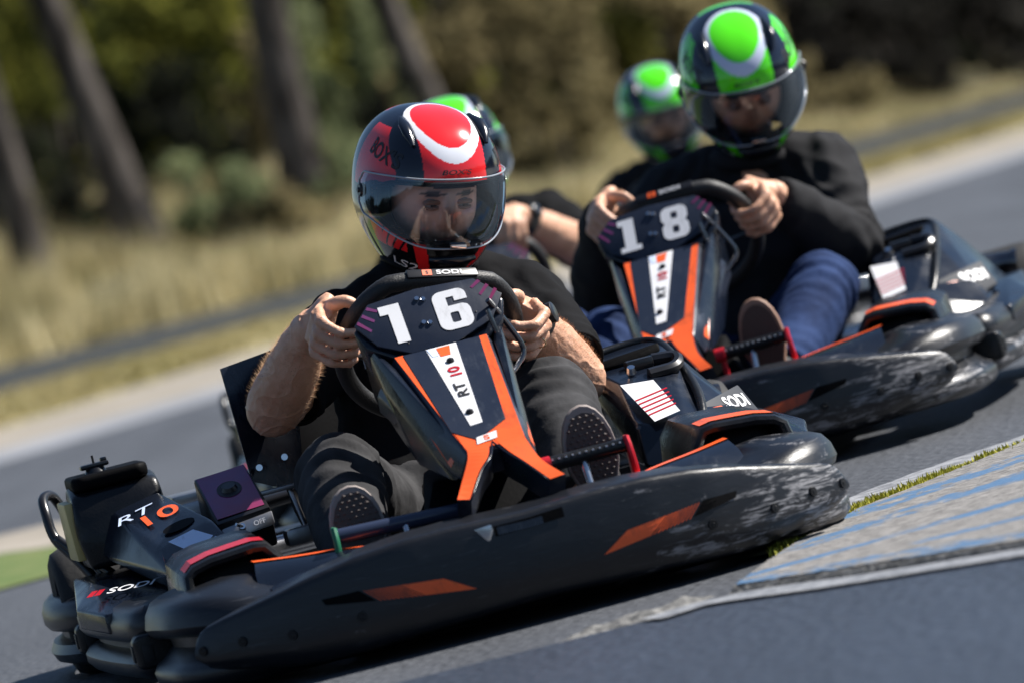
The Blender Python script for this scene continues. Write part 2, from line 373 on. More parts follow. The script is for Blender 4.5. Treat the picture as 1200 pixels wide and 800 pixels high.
def make_front_panel(k):
    ys = [-.548, -.545, -.54, -.53, -.515]+[-.50+.02*i for i in range(51)]+[.515, .53, .54, .545, .548]
    def back(y, v, d, dz):
        p = front_surf(y, v, 0); q = front_surf(y, v, -d); q.z = p.z+dz; return q
    secs = []
    for y in ys:
        s = [back(y, 0, .09, .012), back(y, 0, .03, .004), back(y, 0, .010, .000), front_surf(y, .03), front_surf(y, .08)]
        s += [front_surf(y, v) for v in (.2, .3, .4, .5, .6, .7, .8, .88)]
        s += [front_surf(y, .95, 0), front_surf(y, .985, -.002), back(y, 1, .009, .001), back(y, 1, .016, .002), back(y, 1, .05, .006), back(y, 1, .09, .008)]
        secs.append(s)
    d = loft(secs)
    o = mesh('front_bumper_panel', d, M['panel'], k, angle=50)
    # orange flashes with hatching at one end, both halves
    for s in (-1, 1):
        def quad(y0a, y1a, y0b, y1b, z0, z1):
            # bottom edge from y0a..y1a at z0, top edge y0b..y1b at z1
            n = 6; m = 3
            def f(u, v):
                yb = y0a+(y1a-y0a)*u; yt = y0b+(y1b-y0b)*u; y = yb+(yt-yb)*v
                za, zb_ = z0(u), z1(u); z = za+(zb_-za)*v
                a = abs(y); vv = (z-lin(ZB, a))/(lin(ZT, a)-lin(ZB, a))
                return front_surf(s*y, vv, .0016)
            g = grid(f, n, m)
            return g if s > 0 else (g[0], [tuple(reversed(q)) for q in g[1]])
        # flash in (y,z) : tip low inner, top outer
        zlo = lambda y: .079+(y-.105)*.13; zhi = lambda y: .108+(y-.155)*.10
        def piece(a, b):
            # slanted strip between parameter a..b (0..1 along the flash)
            ya, yb = .105+.155*a, .105+.155*b; ta, tb = .152+.130*a, .152+.130*b
            return quad(ya, yb, ta, tb, lambda u: zlo(ya+(yb-ya)*u), lambda u: zhi(ta+(tb-ta)*u))
        f = mesh('orange_flash', piece(0, .5), M['orange'], o, smooth=False)
        strips = []
        for i in range(11):
            a = .5+.046*i; strips.append(piece(a, a+.046*(.58-.035*i)))
        mesh('orange_hatching', join(*strips), M['orange'], o, smooth=False)
        dark = quad(.262, .34, .285, .345, lambda u: .1+.012*u, lambda u: .122)
        mesh('dark_recess', dark, M['matt'], o, smooth=False)
        for yy, vv in ((.29, .38), (.40, .42), (.475, .50), (.535, .5)):
            p = front_surf(s*yy, vv); q = front_surf(s*yy, vv, .01); n = (q-p).normalized()
            b = tube([p-n*.001, p+n*.0035], [.0085, .0075], 14); mesh('bolt', join(b, disc(p+n*.0036, n, .0035, .001)), M['plastic'], o, angle=30)
    # number light recess in the middle: dark slot with bright bracket
    def g(u, v): y = -.055+.115*u; return front_surf(y, .80+.11*v+.02*u, .0012)
    mesh('handle_slot', grid(g, 8, 2), M['matt'], o, smooth=False)
    p = front_surf(-.068, .86, .001)
    fr = Frame(front_surf(-.068, .85, .002), (0, 1, 0), (0, 0, 1))
    mesh('latch_plate', slab(fr, [(-.018, .011), (.010, .013), (.012, .004), (.004, -.012), (.0, -.013)], .003, .001), M['steel'], o, angle=30)
    mesh('handle_cover', grid(lambda u, v: front_surf(-.05+.075*u, .81+.085*v, .0022), 6, 2), M['hood'], o)
    return o

RING = [(.79, 0), (.785, .25), (.765, .42), (.722, .508), (.645, .563), (.54, .584), (.44, .588), (.37, .578)]
def ring_front(k):
    pts = [Vector((x, -y, 0)) for x, y in RING[::-1][:-1]]+[Vector((x, y, 0)) for x, y in RING]
    path = catmull(pts, 6)
    def prof(u, p):
        a = abs(p.y); h = .135+.03*sm(.35, .56, a)-.035*sm(.58, .62, a)*sm(.62, .40, p.x)
        return [(-.17, .06), (-.17, h+.008), (-.12, h+.014), (-.07, h+.008), (-.030, h-.001), (-.014, h-.008), (-.003, h-.024), (.002, h-.044), (-.003, h-.055), (-.012, h-.062),
                (-.034, h-.066), (-.036, h-.082), (-.014, .062), (-.002, .055), (.004, .044), (.002, .028), (-.008, .018), (-.024, .012), (-.06, .012), (-.10, .016)]
    return mesh('bumper_ring', lobes(path, prof), M['ringp'], k, angle=38)
def side_ring(k, s):
    path = catmull([Vector((x, s*y, 0)) for x, y in ((.345, .55), (.335, .588), (.28, .610), (.12, .627), (-.08, .640), (-.27, .644), (-.36, .630), (-.375, .58))], 6)
    if s > 0: path = path[::-1]
    def prof(u, p):
        h = .150
        q = [(-.10, .03), (-.10, h+.002), (-.045, h+.004), (-.018, h-.001), (-.006, h-.010), (.001, h-.026), (.001, h-.046), (-.006, h-.056), (-.026, h-.062), (-.028, h-.074), (-.008, h-.082),
             (.001, h-.092), (.001, .044), (-.008, .032), (-.03, .024)]
        return [(-a, z) for a, z in q] if s > 0 else [(-a, z) for a, z in q]
    P = path
    m = len(P); secs = []
    for i, p in enumerate(P):
        t = (P[min(i+1, m-1)]-P[max(i-1, 0)]).normalized(); o = Vector((t.y, -t.x, 0))
        # make outward
        if o.dot(Vector((0, s, 0))) < 0 and abs(t.x) > .5: o = -o
        elif abs(t.x) <= .5:
            c = Vector((0, .45*s, 0)); o = o if o.dot(p-c) > 0 else -o
        secs.append([p+o*a+Vector((0, 0, z)) for a, z in [(-b, zz) for b, zz in prof(0, p)]])
    return mesh('side_bumper', loft(secs), M['ringp'], k, angle=38)
def joint_tabs(k):
    for s in (-1, 1):
        for x, y in ((.355, .602), (-.385, .638)):
            t = mesh('bumper_joint', hull([Vector((x+a, s*(y+b), z)) for a in (-.030, .030) for b in (-.06, .002) for z in (.050, .108)]+[Vector((x+a, s*(y+.010), z)) for a in (-.018, .018) for z in (.058, .098)], .007, 3), M['plastic'], k, angle=40)
            mesh('joint_hole', hull([Vector((x+a, s*(y+b), z)) for a in (-.010, .014) for b in (.004, .0125) for z in (.064, .092)], .002), M['ink'], t, angle=40)
            mesh('joint_hole', hull([Vector((x+a, s*(y+b), z)) for a in (.026, .0315) for b in (-.022, -.004) for z in (.062, .090)], .001), M['ink'], t, angle=40)
def rear_ring(k):
    half = [(-.40, .58), (-.43, .635), (-.55, .672), (-.72, .675), (-.88, .65), (-.98, .58), (-1.02, .40), (-1.03, .15)]
    pts = [Vector((x, y, 0)) for x, y in half]+[Vector((x, -y, 0)) for x, y in half[::-1]]
    path = catmull(pts, 6); m = len(path); secs = []
    h = .150
    prof = [(-.07, .06), (-.08, h-.002), (-.045, h+.004), (-.018, h-.001), (-.006, h-.010), (.001, h-.026), (.001, h-.046), (-.006, h-.056), (-.026, h-.062), (-.028, h-.074), (-.008, h-.082), (.001, .052), (-.006, .036), (-.03, .026), (-.06, .03)]
    for i, p in enumerate(path):
        t = (path[min(i+1, m-1)]-path[max(i-1, 0)]).normalized(); o = Vector((t.y, -t.x, 0))
        if o.dot(p-Vector((-.6, 0, 0))) < 0: o = -o
        secs.append([p+o*a+Vector((0, 0, z)) for a, z in prof])
    return mesh('rear_bumper', loft(secs), M['ringp'], k, angle=38)

def wheel(k, x, y, r, wd, steer=0):
    R = Matrix.Rotation(steer, 3, 'Z'); c = Vector((x, y, r))
    prof = [(.55*r, -.46*wd), (.80*r, -.5*wd), (.93*r, -.46*wd), (.99*r, -.36*wd), (r, -.2*wd), (r, 0), (r, .2*wd), (.99*r, .36*wd), (.93*r, .46*wd), (.80*r, .5*wd), (.55*r, .46*wd)]
    def ring(pr): return loft([[c+R@Vector((q*cos(a), h, q*sin(a))) for q, h in pr] for a in [2*pi*i/40 for i in range(40)]], closed_ring=False, closed_path=True)
    t = mesh('tyre', ring(prof), M['tyre'], k, angle=60)
    rim = [(.56*r, -.47*wd), (.54*r, -.40*wd), (.48*r, -.3*wd), (.25*r, -.22*wd), (.0, -.22*wd)]
    mesh('wheel_rim', ring(rim), M['alu'], t, angle=40); mesh('wheel_rim', ring([(a, -b) for a, b in rim]), M['alu'], t, angle=40)
    mesh('hub', rod(c+R@Vector((0, -.3*wd, 0)), c+R@Vector((0, .3*wd, 0)), .02), M['steel'], t, angle=40)
    return t
def arch(k, s):
    """front wheel guard: squared hoop over the wheel with a red top"""
    P = [(.520, .06), (.524, .150), (.518, .192), (.500, .206), (.468, .213), (.395, .218), (.372, .214), (.352, .188), (.346, .150), (.338, .10)]
    c = Vector((.43, .09))
    secs = []
    for i, (y, z) in enumerate(P):
        t = Vector(P[min(i+1, len(P)-1)])-Vector(P[max(i-1, 0)]); t.normalize(); n = Vector((t.y, -t.x))
        if n.dot(Vector((y, z))-c) < 0: n = -n
        xf, xb = .575-.25*max(0, z-.15), .36
        q = [Vector((xf, y, z)), Vector((xf+.006, y, z))]
        ring = []
        for (x, d) in ((xb-.08, 0), (xf-.008, .001), (xf, -.002), (xf+.003, -.008), (xf, -.015), (xf-.006, -.018), (xb-.08, -.016)):
            ring.append(Vector((x, s*(y+n.x*d), z+n.y*d+.010*sm(.10, .2, z)*(.575-x)/.2)))
        secs.append(ring)
    o = mesh('front_wheel_guard', loft(secs), M['plastic'], k, angle=40)
    Q = [Vector((.43+(y-.43)*1.0, 0, 0)) for y, z in P]; vv = []
    PP = [(.514, .1965), (.500, .2075), (.468, .2145), (.430, .2175), (.395, .2195), (.374, .2160)]
    for i, (y, z) in enumerate(PP):
        for x in (.575-.25*(z-.15)-.012, .575-.25*(z-.15)-.075):
            vv.append(Vector((x, s*y, z+.0016+.010*(.575-x)/.2+(.0006 if x < .52 else 0))))
    ff = [(2*i, 2*i+1, 2*i+3, 2*i+2) for i in range(len(PP)-1)]
    mesh('red_top_sticker', (vv, ff if s > 0 else [tuple(reversed(q)) for q in ff]), M['redmetal'] if s < 0 else M['orange'], o, smooth=False)
    mesh('guard_back', hull([Vector((x, s*y, z)) for x in (.270, .285) for y, z in ((.345, .1), (.36, .19), (.38, .205), (.46, .20), (.505, .18), (.51, .08))], .003), M['matt'], o, angle=40)
    return o
def fairing_inner(k, s):
    """low shell between front panel and wheel guard with a red upper line"""
    A = [(.70, .19, .168), (.67, .26, .178), (.63, .34, .184), (.59, .405, .190)]
    secs = []
    for x, y, z in catmull(A, 5):
        secs.append([Vector(p) for p in ((x+.10, s*(y+.01), z-.05), (x+.055, s*(y+.006), z-.018), (x+.02, s*y, z-.003), (x+.005, s*y, z), (x-.03, s*(y-.004), z-.002), (x-.10, s*(y-.02), z-.03), (x-.10, s*(y-.02), z-.09), (x+.10, s*(y+.01), z-.10))])
    o = mesh('fairing_shell', loft(secs), M['hood'], k, angle=50)
    A2 = [Vector(p) for p in catmull(A, 5)]
    vs = []; n = len(A2)
    for i, p in enumerate(A2):
        wd = .004+.032*i/(n-1)
        vs.append(Vector((p.x+.012, s*p.y, p.z+.0004))); vs.append(Vector((p.x+.008-wd, s*p.y, p.z+.0016)))
    fs = [(2*i, 2*i+1, 2*i+3, 2*i+2) for i in range(n-1)]
    mesh('orange_edge_sticker', (vs, fs), M['orange'], o, smooth=False)
    return o
def front_deck(k):
    """moulded deck joining the top of the bumper to the nose"""
    def f(u, v):
        y = -.40+.80*u; a = abs(y); x = lin(XF, a)-.02-.16*v
        return Vector((x, y, lin(ZT, a)-.006-.035*v*(1-sm(.1, .35, a))+.004*v*sm(.1, .4, a)))
    return mesh('front_deck', solid(grid(f, 30, 6), .004), M['hood'], k, angle=50)

def digit(ch):
    if ch == '1': return [[(-.022, .040), (.014, .040), (.014, -.040), (-.008, -.040), (-.008, .022), (-.022, .022)]]
    if ch == '1s': return [[(-.022, .040), (.012, .040), (.012, -.028), (.022, -.028), (.022, -.040), (-.022, -.040), (-.022, -.028), (-.012, -.028), (-.012, .026), (-.022, .026)]]
    if ch == '6':
        out = rrect(-.029, -.040, .029, .040, .016)
        notch = [(.006, .016), (.006, .025), (-.007, .025), (-.007, .009), (.031, .009), (.031, .016)]
        outer = [(.029, .014), (.006, .014), (.006, .024), (-.006, .024), (-.006, .008)]
        # outline going round the 6, gap on the right upper side
        o = []
        for (cx, cy, a0, a1) in ((.013, -.024, -90, 0), ):
            o += [(cx+.016*cos(radians(a)), cy+.016*sin(radians(a))) for a in range(a0, a1+1, 15)]
        o += [(.029, -.004), (.026, .004), (.018, .008), (-.006, .008), (-.006, .026), (.007, .026), (.007, .016), (.029, .016), (.029, .026)]
        o += [(.015+.014*cos(radians(a)), .026+.014*sin(radians(a))) for a in range(15, 91, 15)]
        o += [(-.014+.015*cos(radians(a)), .025+.015*sin(radians(a))) for a in range(90, 181, 15)]
        o += [(-.013+.016*cos(radians(a)), -.024+.016*sin(radians(a))) for a in range(180, 271, 15)]
        hole = rrect(-.007, -.027, .008, -.006, .003, 2)
        return [o, hole]
    if ch == '8':
        o = [(.012+.016*cos(radians(a)), -.024+.016*sin(radians(a))) for a in range(-90, 1, 15)]+[(.028, -.008), (.022, .001), (.028, .010)]
        o += [(.012+.016*cos(radians(a)), .024+.016*sin(radians(a))) for a in range(0, 91, 15)]
        o += [(-.012+.016*cos(radians(a)), .024+.016*sin(radians(a))) for a in range(90, 181, 15)]+[(-.028, .010), (-.022, .001), (-.028, -.008)]
        o += [(-.012+.016*cos(radians(a)), -.024+.016*sin(radians(a))) for a in range(180, 271, 15)]
        return [o, rrect(-.007, -.026, .007, -.008, .004, 2), rrect(-.007, .010, .007, .026, .004, 2)]

PL = Frame((.425, 0, .498), (0, 1, 0), (-.58, 0, .80))     # number plate plane
def nose(k, num):
    # ----- main sloping panel
    a, b = Vector((.468, 0, .447)), Vector((.735, 0, .289))
    fr = Frame(a, (0, 1, 0), a-b); Ln = (a-b).length
    def loc(x, y): """kart x, y -> panel coordinates"""; return (y, -(x-.468)/(.735-.468)*Ln)
    P_ = loc(.75, 0)[1]
    o = mesh('nose_cone', hull([fr(x, y, z) for x, y, z in ((-.080, .012, 0), (.080, .012, 0), (.058, P_, 0), (-.042, P_, 0),
              (-.118, .02, -.07), (.118, .02, -.07), (-.060, P_, -.05), (.070, P_, -.05), (-.115, .045, -.12), (.115, .045, -.12))], .005, 3), M['navy'], k, angle=35)
    def st(pts, m, name, dz=.0015, par=o): return mesh(name, prism(fr, pts, .0006, dz), m, par, smooth=False)
    st([(-.080, .006), (-.066, .006)]+[(-.050, loc(.69, 0)[1]), (-.021, loc(.72, 0)[1]), (.041, loc(.69, 0)[1])]+[(.066, .006), (.079, .006), (.056, P_+.004), (-.040, P_+.004), (-.042, loc(.735, 0)[1])], M['orange'], 'orange_y_sticker')
    st([(-.066, .004), (.066, .004), (.041, loc(.69, 0)[1]), (-.016, loc(.72, 0)[1]-.006), (-.050, loc(.69, 0)[1])], M['navy'], 'grey_centre_sticker', .0026)
    st([(-.027, .002), (.025, .002), (.004, loc(.69, 0)[1]+.006), (-.017, loc(.69, 0)[1]+.004)], M['white'], 'white_label', .0034)
    st([(-.010, -.002), (.013, -.002), (.008, -.030), (-.009, -.030)], M['orange'], 'red_label_mark', .0042)
    st([(-.026, .000), (-.012, -.001), (-.012, -.026), (-.022, -.026)], M['bluewhite'], 'blue_label_mark', .0042)
    mesh('label_text', fr.put(text('10', .021, .03, 0, 1.25), .001, -.083, .0046, pi/2), M['redmetal'], o, smooth=False)
    mesh('label_text', fr.put(text('RT', .019, .03, 0, 1.45), -.003, -.142, .0046, pi/2), M['ink'], o, smooth=False)
    for xx, yy in ((.002, -.050), (-.008, -.215)): mesh('bolt', join(disc(fr(xx, yy, .003), fr.n, .0075, .004), disc(fr(xx, yy, .007), fr.n, .004, .002)), M['frame'], o, angle=30)
    # saddle under the logo and the two splayed legs, one shell (outer edge / inner arch)
    outer = {-1: [(.735, -.041, .289), (.76, -.046, .272), (.80, -.068, .243), (.845, -.090, .217)], 1: [(.735, .057, .289), (.76, .059, .272), (.80, .066, .243), (.84, .090, .213)]}
    inner = {-1: [(.735, .004, .289), (.775, -.010, .268), (.80, -.034, .250), (.848, -.068, .212)], 1: [(.735, .004, .289), (.775, .018, .266), (.80, .036, .246), (.840, .062, .211)]}
    for s in (-1, 1):
        O, I = catmull([Vector(p) for p in outer[s]], 4), catmull([Vector(p) for p in inner[s]], 4)
        def sec(a, b): d = V(-.05, 0, -.04); return [a, b, b+d*.25+V(0, -s*.006*0, 0), b+d, a+d, a+d*.25]
        lg = mesh('nose_leg', loft([sec(p, q) for p, q in zip(O, I)]), M['navy'], k, angle=35)
        up = Vector((.0010, 0, .0016))
        vv = []; 
        for p, q in zip(O, I): vv += [p.lerp(q, .03)+up, q.lerp(p, .10)+up]
        mesh('orange_leg_sticker', (vv, [(2*i, 2*i+1, 2*i+3, 2*i+2) for i in range(len(O)-1)]), M['orange'], lg, smooth=False)
        mesh('leg_rim', tube([q+V(.001, 0, .0004) for q in I], .0018, 6), M['hood'], lg)
        sw = hull([Vector(p) for p in ((.478, s*.085, .436), (.46, s*.110, .405), (.33, s*.112, .385), (.34, s*.116, .475), (.40, s*.116, .49), (.73, s*.050+.008, .284), (.70, s*.070+.006, .235), (.55, s*.095, .27))], .006)
        sd_ = mesh('side_wall', sw, M['hood'], k, angle=35)
        q = [Vector(p) for p in ((.478, s*.0885, .428), (.475, s*.098, .420), (.69, s*.071+.006, .262), (.70, s*.0655+.006, .272))]
        mesh('orange_side_reflection', (q, [(0, 1, 2, 3)]), M['orange'], sd_, smooth=False)  # orange reflection on the side wall, put in as a coloured strip
    # saddle web closing the gap between the legs at the logo
    mesh('logo_mark', prism(fr, [(-.021, loc(.728, 0)[1]-.010), (.014, loc(.728, 0)[1]-.004), (.018, loc(.728, 0)[1]+.016), (-.017, loc(.728, 0)[1]+.010)], .0004, .0034), M['white'], o, smooth=False)
    mesh('logo_mark', fr.put(text('S', .014, .03, 0, 1.3), -.0015, loc(.728, 0)[1]+.003, .0040), M['orange'], o, smooth=False)
    s = 1
    tb = tube(catmull([Vector(p) for p in ((.44, .098, .505), (.42, .122, .462), (.41, .142, .412), (.42, .124, .388), (.44, .100, .372))], 4), .0048, 8)
    tb2 = tube([Vector((.455, .092, .490)), Vector((.46, .100, .43)), Vector((.45, .102, .372))], .0042, 8)
    mesh('steel_tube_guard', join(tb, tb2), M['gun'], k, angle=60)
    # ----- dark box carrying the plate
    fb = Frame(PL.o, PL.u, PL.v)
    bx = [(-.130, .018), (-.096, .058), (.092, .058), (.130, .010), (.118, -.03), (.08, -.06), (-.07, -.06), (-.120, -.02)]
    hb = hull([fb(x, y, -.008) for x, y in bx]+[fb(x*.92, y-.02, -.075) for x, y in bx], .006, 3)
    nb = mesh('plate_box', hb, M['hood'], k, angle=35)
    for s in (-1, 1):
        for i in range(3):
            p = [(s*.122-s*.011*i, .022+.012*i), (s*.118-s*.011*i, .027+.012*i), (s*.100-s*.010*i, .004+.018*i), (s*.103-s*.010*i, .0+.018*i)]
            mesh('magenta_stripe', prism(fb, p, .0004, .0045), M['purple'], nb, smooth=False)
    pp = [(-.127, .020), (-.094, .056), (-.01, .064), (.090, .056), (.127, .012), (.098, -.032), (.03, -.060), (-.05, -.060), (-.10, -.030)]
    pl = mesh('number_plate', slab(fb, pp, .004, .0012, .004), M['navy'], k, angle=35)
    if num:
        ds = ['1s' if num == '18' else '1', num[1]]
        for ch, dx, dy in ((ds[0], -.058, .004), (ds[1], .040, .004)):
            mesh('number', fb.put(shape(digit(ch)), dx, dy, .0052, radians(0)), M['white'], pl, smooth=False)
    for x, y in ((-.012, .042), (-.002, .038), (-.014, -.008), (-.004, -.011)):
        mesh('bolt', join(disc(fb(x, y, .004), fb.n, .0052, .004, 6)), M['chrome'], pl, angle=30)
    for x, y in ((.03, -.03), (.06, -.02), (-.05, -.04), (.075, -.012)): mesh('bolt', disc(fb(x, y, .0044), fb.n, .0018, .0004, 6), M['ink'], pl)
    mesh('small_white_tag', slab(Frame((.352, -.1165, .452), (.1, -1, 0) and (.35, -.1, -.05), (0, 0, 1)), [(-.008, -.008), (.008, -.008), (.008, .008), (-.008, .008)], .001, 0), M['white'], nb, smooth=False)
    return o

WC = Vector((.212, .018, .458)); WT = Vector((.62, 0, .785)).normalized(); WN = Vector((.785, 0, -.62)).normalized()
def wheel_pt(ang, rad=.15, sag=0, steer=0):
    """point on the steering wheel; ang 0 = driver's left, 90 = top; flattened top"""
    a = radians(ang); x, y = rad*cos(a), rad*sin(a)
    if y > rad*.80: y = rad*.80+(y-rad*.80)*.28
    c, s_ = cos(steer), sin(steer); x, y = x*c-y*s_, x*s_+y*c
    return WC+Vector((0, 1, 0))*x+WT*y+WN*sag
def steering(k, steer):
    path = [wheel_pt(a, .152, 0, steer) for a in range(0, 360, 6)]
    o = mesh('steering_wheel', tube(path, .0155, 14, closed=True, ref=WN), M['grip'], k)
    for a0 in (50, 115):   # moulded thicker upper grips
        pass
    # flat label pad on top
    top = [wheel_pt(a, .152, 0, steer) for a in (112, 90, 68)]
    u = (top[2]-top[0]).normalized(); n = Vector((.75, 0, .66)); n = (n-u*n.dot(u)).normalized(); v = n.cross(u)
    fr = Frame(top[1]+n*.0135, u, v)
    if fr.n.dot(n) < 0: fr = Frame(top[1]+n*.0135, u, -v)
    mesh('rim_label', slab(fr, [(-.062, -.009), (.062, -.009), (.062, .009), (-.062, .009)], .006, .002, .002), M['frame'], o, angle=30)
    mesh('rim_label_text', fr.put(text('SODI', .0095, .02, 0, 1.6), .012, 0, .0032), M['white'], o, smooth=False)
    mesh('rim_label_mark', prism(fr, [(-.036, -.0062), (-.019, -.0062), (-.018, .0062), (-.035, .0062)], .0004, .0030), M['orange'], o, smooth=False)
    mesh('rim_label_mark', fr.put(text('S', .008, .03), -.027, 0, .0034), M['frame'], o, smooth=False)
    hubc = WC+WN*.035
    sp = [tube([wheel_pt(a, .148, 0, steer), wheel_pt(a, .09, .02, steer), hubc], [(.005, .012)]*3, 8) for a in (-10, 190, 270)]
    mesh('wheel_spokes', join(*sp), M['frame'], o, angle=50)
    mesh('steering_column', join(tube([hubc-WN*.01, hubc+WN*.34], .011, 10), disc(hubc, WN, .035, .02, 20)), M['steel'], k, angle=40)
    return o

def pods(k):
    # ----- right: engine cover (picture left)
    T = [Vector(p) for p in ((-.22, -.545, .293), (-.22, -.456, .309), (.03, -.400, .251), (.05, -.497, .223))]
    Bt = [Vector(p) for p in ((.155, -.500, .180), (.165, -.375, .192), (-.25, -.58, .22), (-.25, -.44, .21), (.1, -.50, .15), (.12, -.38, .15))]
    o = mesh('engine_cover', hull(T+Bt, .006, 3), M['hood'], k, angle=35)
    nn = (T[1]-T[0]).cross(T[2]-T[1]).normalized(); nn = nn if nn.z > 0 else -nn
    uu = V(-.10, 1, 0); uu = (uu-nn*uu.dot(nn)).normalized(); fr = Frame((T[0]+T[1]+T[2]+T[3])/4, uu, nn.cross(uu))
    mesh('cover_text', fr.put(text('RT', .040, .0, .3, 1.0), -.030, .062, .004), M['bluewhite'], o, smooth=False)
    mesh('cover_text', fr.put(text('10', .060, .012, .0, 1.0), .004, .004, .004), M['orange'], o, smooth=False)
    mesh('moulded_recess', [fr(x*.032+.012, y*.024-.088, .002) for x, y in ((cos(t), sin(t)) for t in [2*pi*i/16 for i in range(16)])] and ([fr(.03*cos(t)+.012, .024*sin(t)-.090, .0022) for t in [2*pi*i/16 for i in range(16)]], [tuple(range(16))]), M['matt'], o, smooth=False)
    f2 = Frame((.105, -.443, .2185), (0, .12, .016), (-.11, 0, .05))
    mesh('cover_sticker', prism(f2, [(-.040, .038), (.008, .046), (.052, -.04), (.0, -.05), (-.012, -.035)], .0005, .004), M['bluewhite'], o, smooth=False)
    for i in range(3):
        mesh('sticker_line', prism(f2, [(-.008+.009*i, -.046), (-.0045+.009*i, -.046), (.042+.004*i, .0-.014*i), (.040+.004*i, .004-.014*i)], .0004, .0048), M['navy'], o, smooth=False)
    # fuel tank behind with filler cap
    tk = mesh('fuel_tank', hull([Vector(p) for p in ((-.24, -.612, .27), (-.26, -.604, .335), (-.36, -.60, .352), (-.24, -.445, .30), (-.26, -.448, .338), (-.38, -.44, .345), (-.24, -.60, .20), (-.22, -.45, .20), (-.45, -.60, .20), (-.45, -.45, .20), (-.45, -.60, .345), (-.45, -.44, .345))], .012, 3), M['plastic'], k, angle=40)
    mesh('tank_lid', hull([Vector((-.34+.085*cx, -.528+.070*cy, z)) for cx, cy in ((1, .8), (.8, 1), (-1, 1), (-1, -1), (.8, -1), (1, -.8)) for z in (.340, .366)], .010, 3), M['matt'], tk, angle=40)
    cp = Vector((-.33, -.545, .366)); cap = join(disc(cp, (0, 0, 1), .020, .008, 16), box(cp+V(0, 0, .012), (.03, .052, .009), .004), box(cp+V(0, .018, .018), (.016, .012, .010), .003), rod(cp+V(0, 0, .01), cp+V(0, 0, .030), .0022, 8))
    mesh('filler_cap', cap, M['frame'], tk, angle=35)
    mesh('tank_side', hull([Vector(p) for p in ((-.27, -.618, .22), (-.27, -.620, .325), (-.43, -.62, .22), (-.43, -.62, .325), (-.27, -.598, .22), (-.27, -.598, .325), (-.43, -.598, .325), (-.43, -.598, .22))], .004), M['yellow'], tk, angle=35)
    # wire loop guard
    lp = catmull([Vector(p) for p in ((-.40, -.575, .155), (-.44, -.606, .215), (-.48, -.634, .262), (-.50, -.638, .31), (-.53, -.634, .335), (-.56, -.615, .335), (-.57, -.60, .30), (-.52, -.595, .255), (-.47, -.58, .21), (-.42, -.55, .15))], 5)
    mesh('tube_loop_guard', tube(lp, .0095, 10), M['frame'], k)
    lp = catmull([Vector(p) for p in ((-.47, -.632, .262), (-.44, -.61, .235), (-.36, -.575, .20), (-.30, -.54, .16))], 5)
    mesh('tube_brace', tube(lp, .008, 10), M['frame'], k)
    # SODI ledge
    Q = [Vector(p) for p in ((.16, -.628, .143), (.175, -.48, .140), (-.12, -.47, .176), (-.14, -.612, .188), (.0, -.662, .155), (-.35, -.63, .190), (-.33, -.46, .185))]
    lg = mesh('side_ledge', hull(Q+[p-Vector((0, 0, .035)) for p in Q], .008, 3), M['hood'], k, angle=35)
    f3 = Frame((.03, -.545, .1695), (.02, .13, -.005), (-.29, 0, .036))
    mesh('ledge_text', f3.put(text('SODI', .046, .012, .25, .58), -.016, -.014, .0045), M['white'], lg, smooth=False)
    for sg in (-.086, -.073): mesh('ledge_mark', prism(f3, [(sg-.008, -.036), (sg+.002, -.036), (sg+.010, .012), (sg, .012)], .0005, .0048), M['redmetal'], lg, smooth=False)
    mesh('side_text', [fr(0, 0, 0)] and Frame((.10, -.5025, .205), (.4, -.02, -.1), (0, 0, 1)).put(text('SODI', .012, .01), 0, 0, .0), M['redmetal'], o, smooth=False)
    # ----- chain guard with purple sticker
    pb = [Vector(p) for p in ((-.17, -.395, .316), (-.17, -.300, .320), (.0, -.292, .244), (.0, -.390, .236))]
    pbx = mesh('ignition_box', hull(pb+[p-Vector((.02, 0, .07)) for p in pb], .006), M['frame'], k, angle=35)
    f4 = Frame(sum(pb, Vector())/4, (pb[1]+pb[2])-(pb[0]+pb[3]), (pb[0]+pb[1])-(pb[2]+pb[3]))
    mesh('purple_sticker', prism(f4, [(-.044, .086), (.044, .086), (.042, -.082), (-.044, -.082)], .0005, .002), M['purple'], pbx, smooth=False)
    mesh('oval_recess', ([f4(.022*cos(t), .030*sin(t)+.012, .003) for t in [2*pi*i/20 for i in range(20)]], [tuple(range(20))]), M['ink'], pbx, smooth=False)
    mesh('oval_knob', join(tube([f4(0, .012, .002), f4(0, .012, .010)], [.016, .012], 16)), M['frame'], pbx, angle=40)
    sp = mesh('switch_plate', hull([Vector(p) for p in ((.005, -.385, .226), (.005, -.292, .236), (.012, -.385, .205), (.012, -.292, .212), (-.02, -.385, .205), (-.02, -.292, .236))], .002), M['alu'], k, angle=35)
    f5 = Frame((.014, -.33, .222), (0, 1, .08), (-.1, 0, .3))
    mesh('switch_text', f5.put(text('OFF', .009, .01), .012, 0, .002), M['white'], sp, smooth=False)
    mesh('switch_lever', join(disc(f5(-.02, 0, 0), f5.n, .007, .012), rod(f5(-.02, 0, .01), f5(-.03, .004, .02), .003)), M['chrome'], sp, angle=40)
    for yy in (): mesh('bolt', disc((-.12, yy, .283+.2*(-.27-yy)*-1), (1, 0, .2), .008, .004), M['chrome'], k, angle=30)
    # ----- left pod (picture right)
    T = [Vector(p) for p in ((-.25, .325, .345), (-.25, .485, .350), (-.12, .478, .318), (-.03, .362, .295), (.13, .428, .212), (.12, .345, .225), (.17, .47, .15), (.15, .34, .15), (-.10, .59, .175), (.05, .585, .15), (-.30, .60, .18), (-.3, .33, .2), (-.28, .53, .29))]
    o = mesh('left_side_pod', hull(T, .007, 3), M['hood'], k, angle=35)
    f6 = Frame((.075, .385, .2495), (0, .98, .0), (-.17, .0, .095))
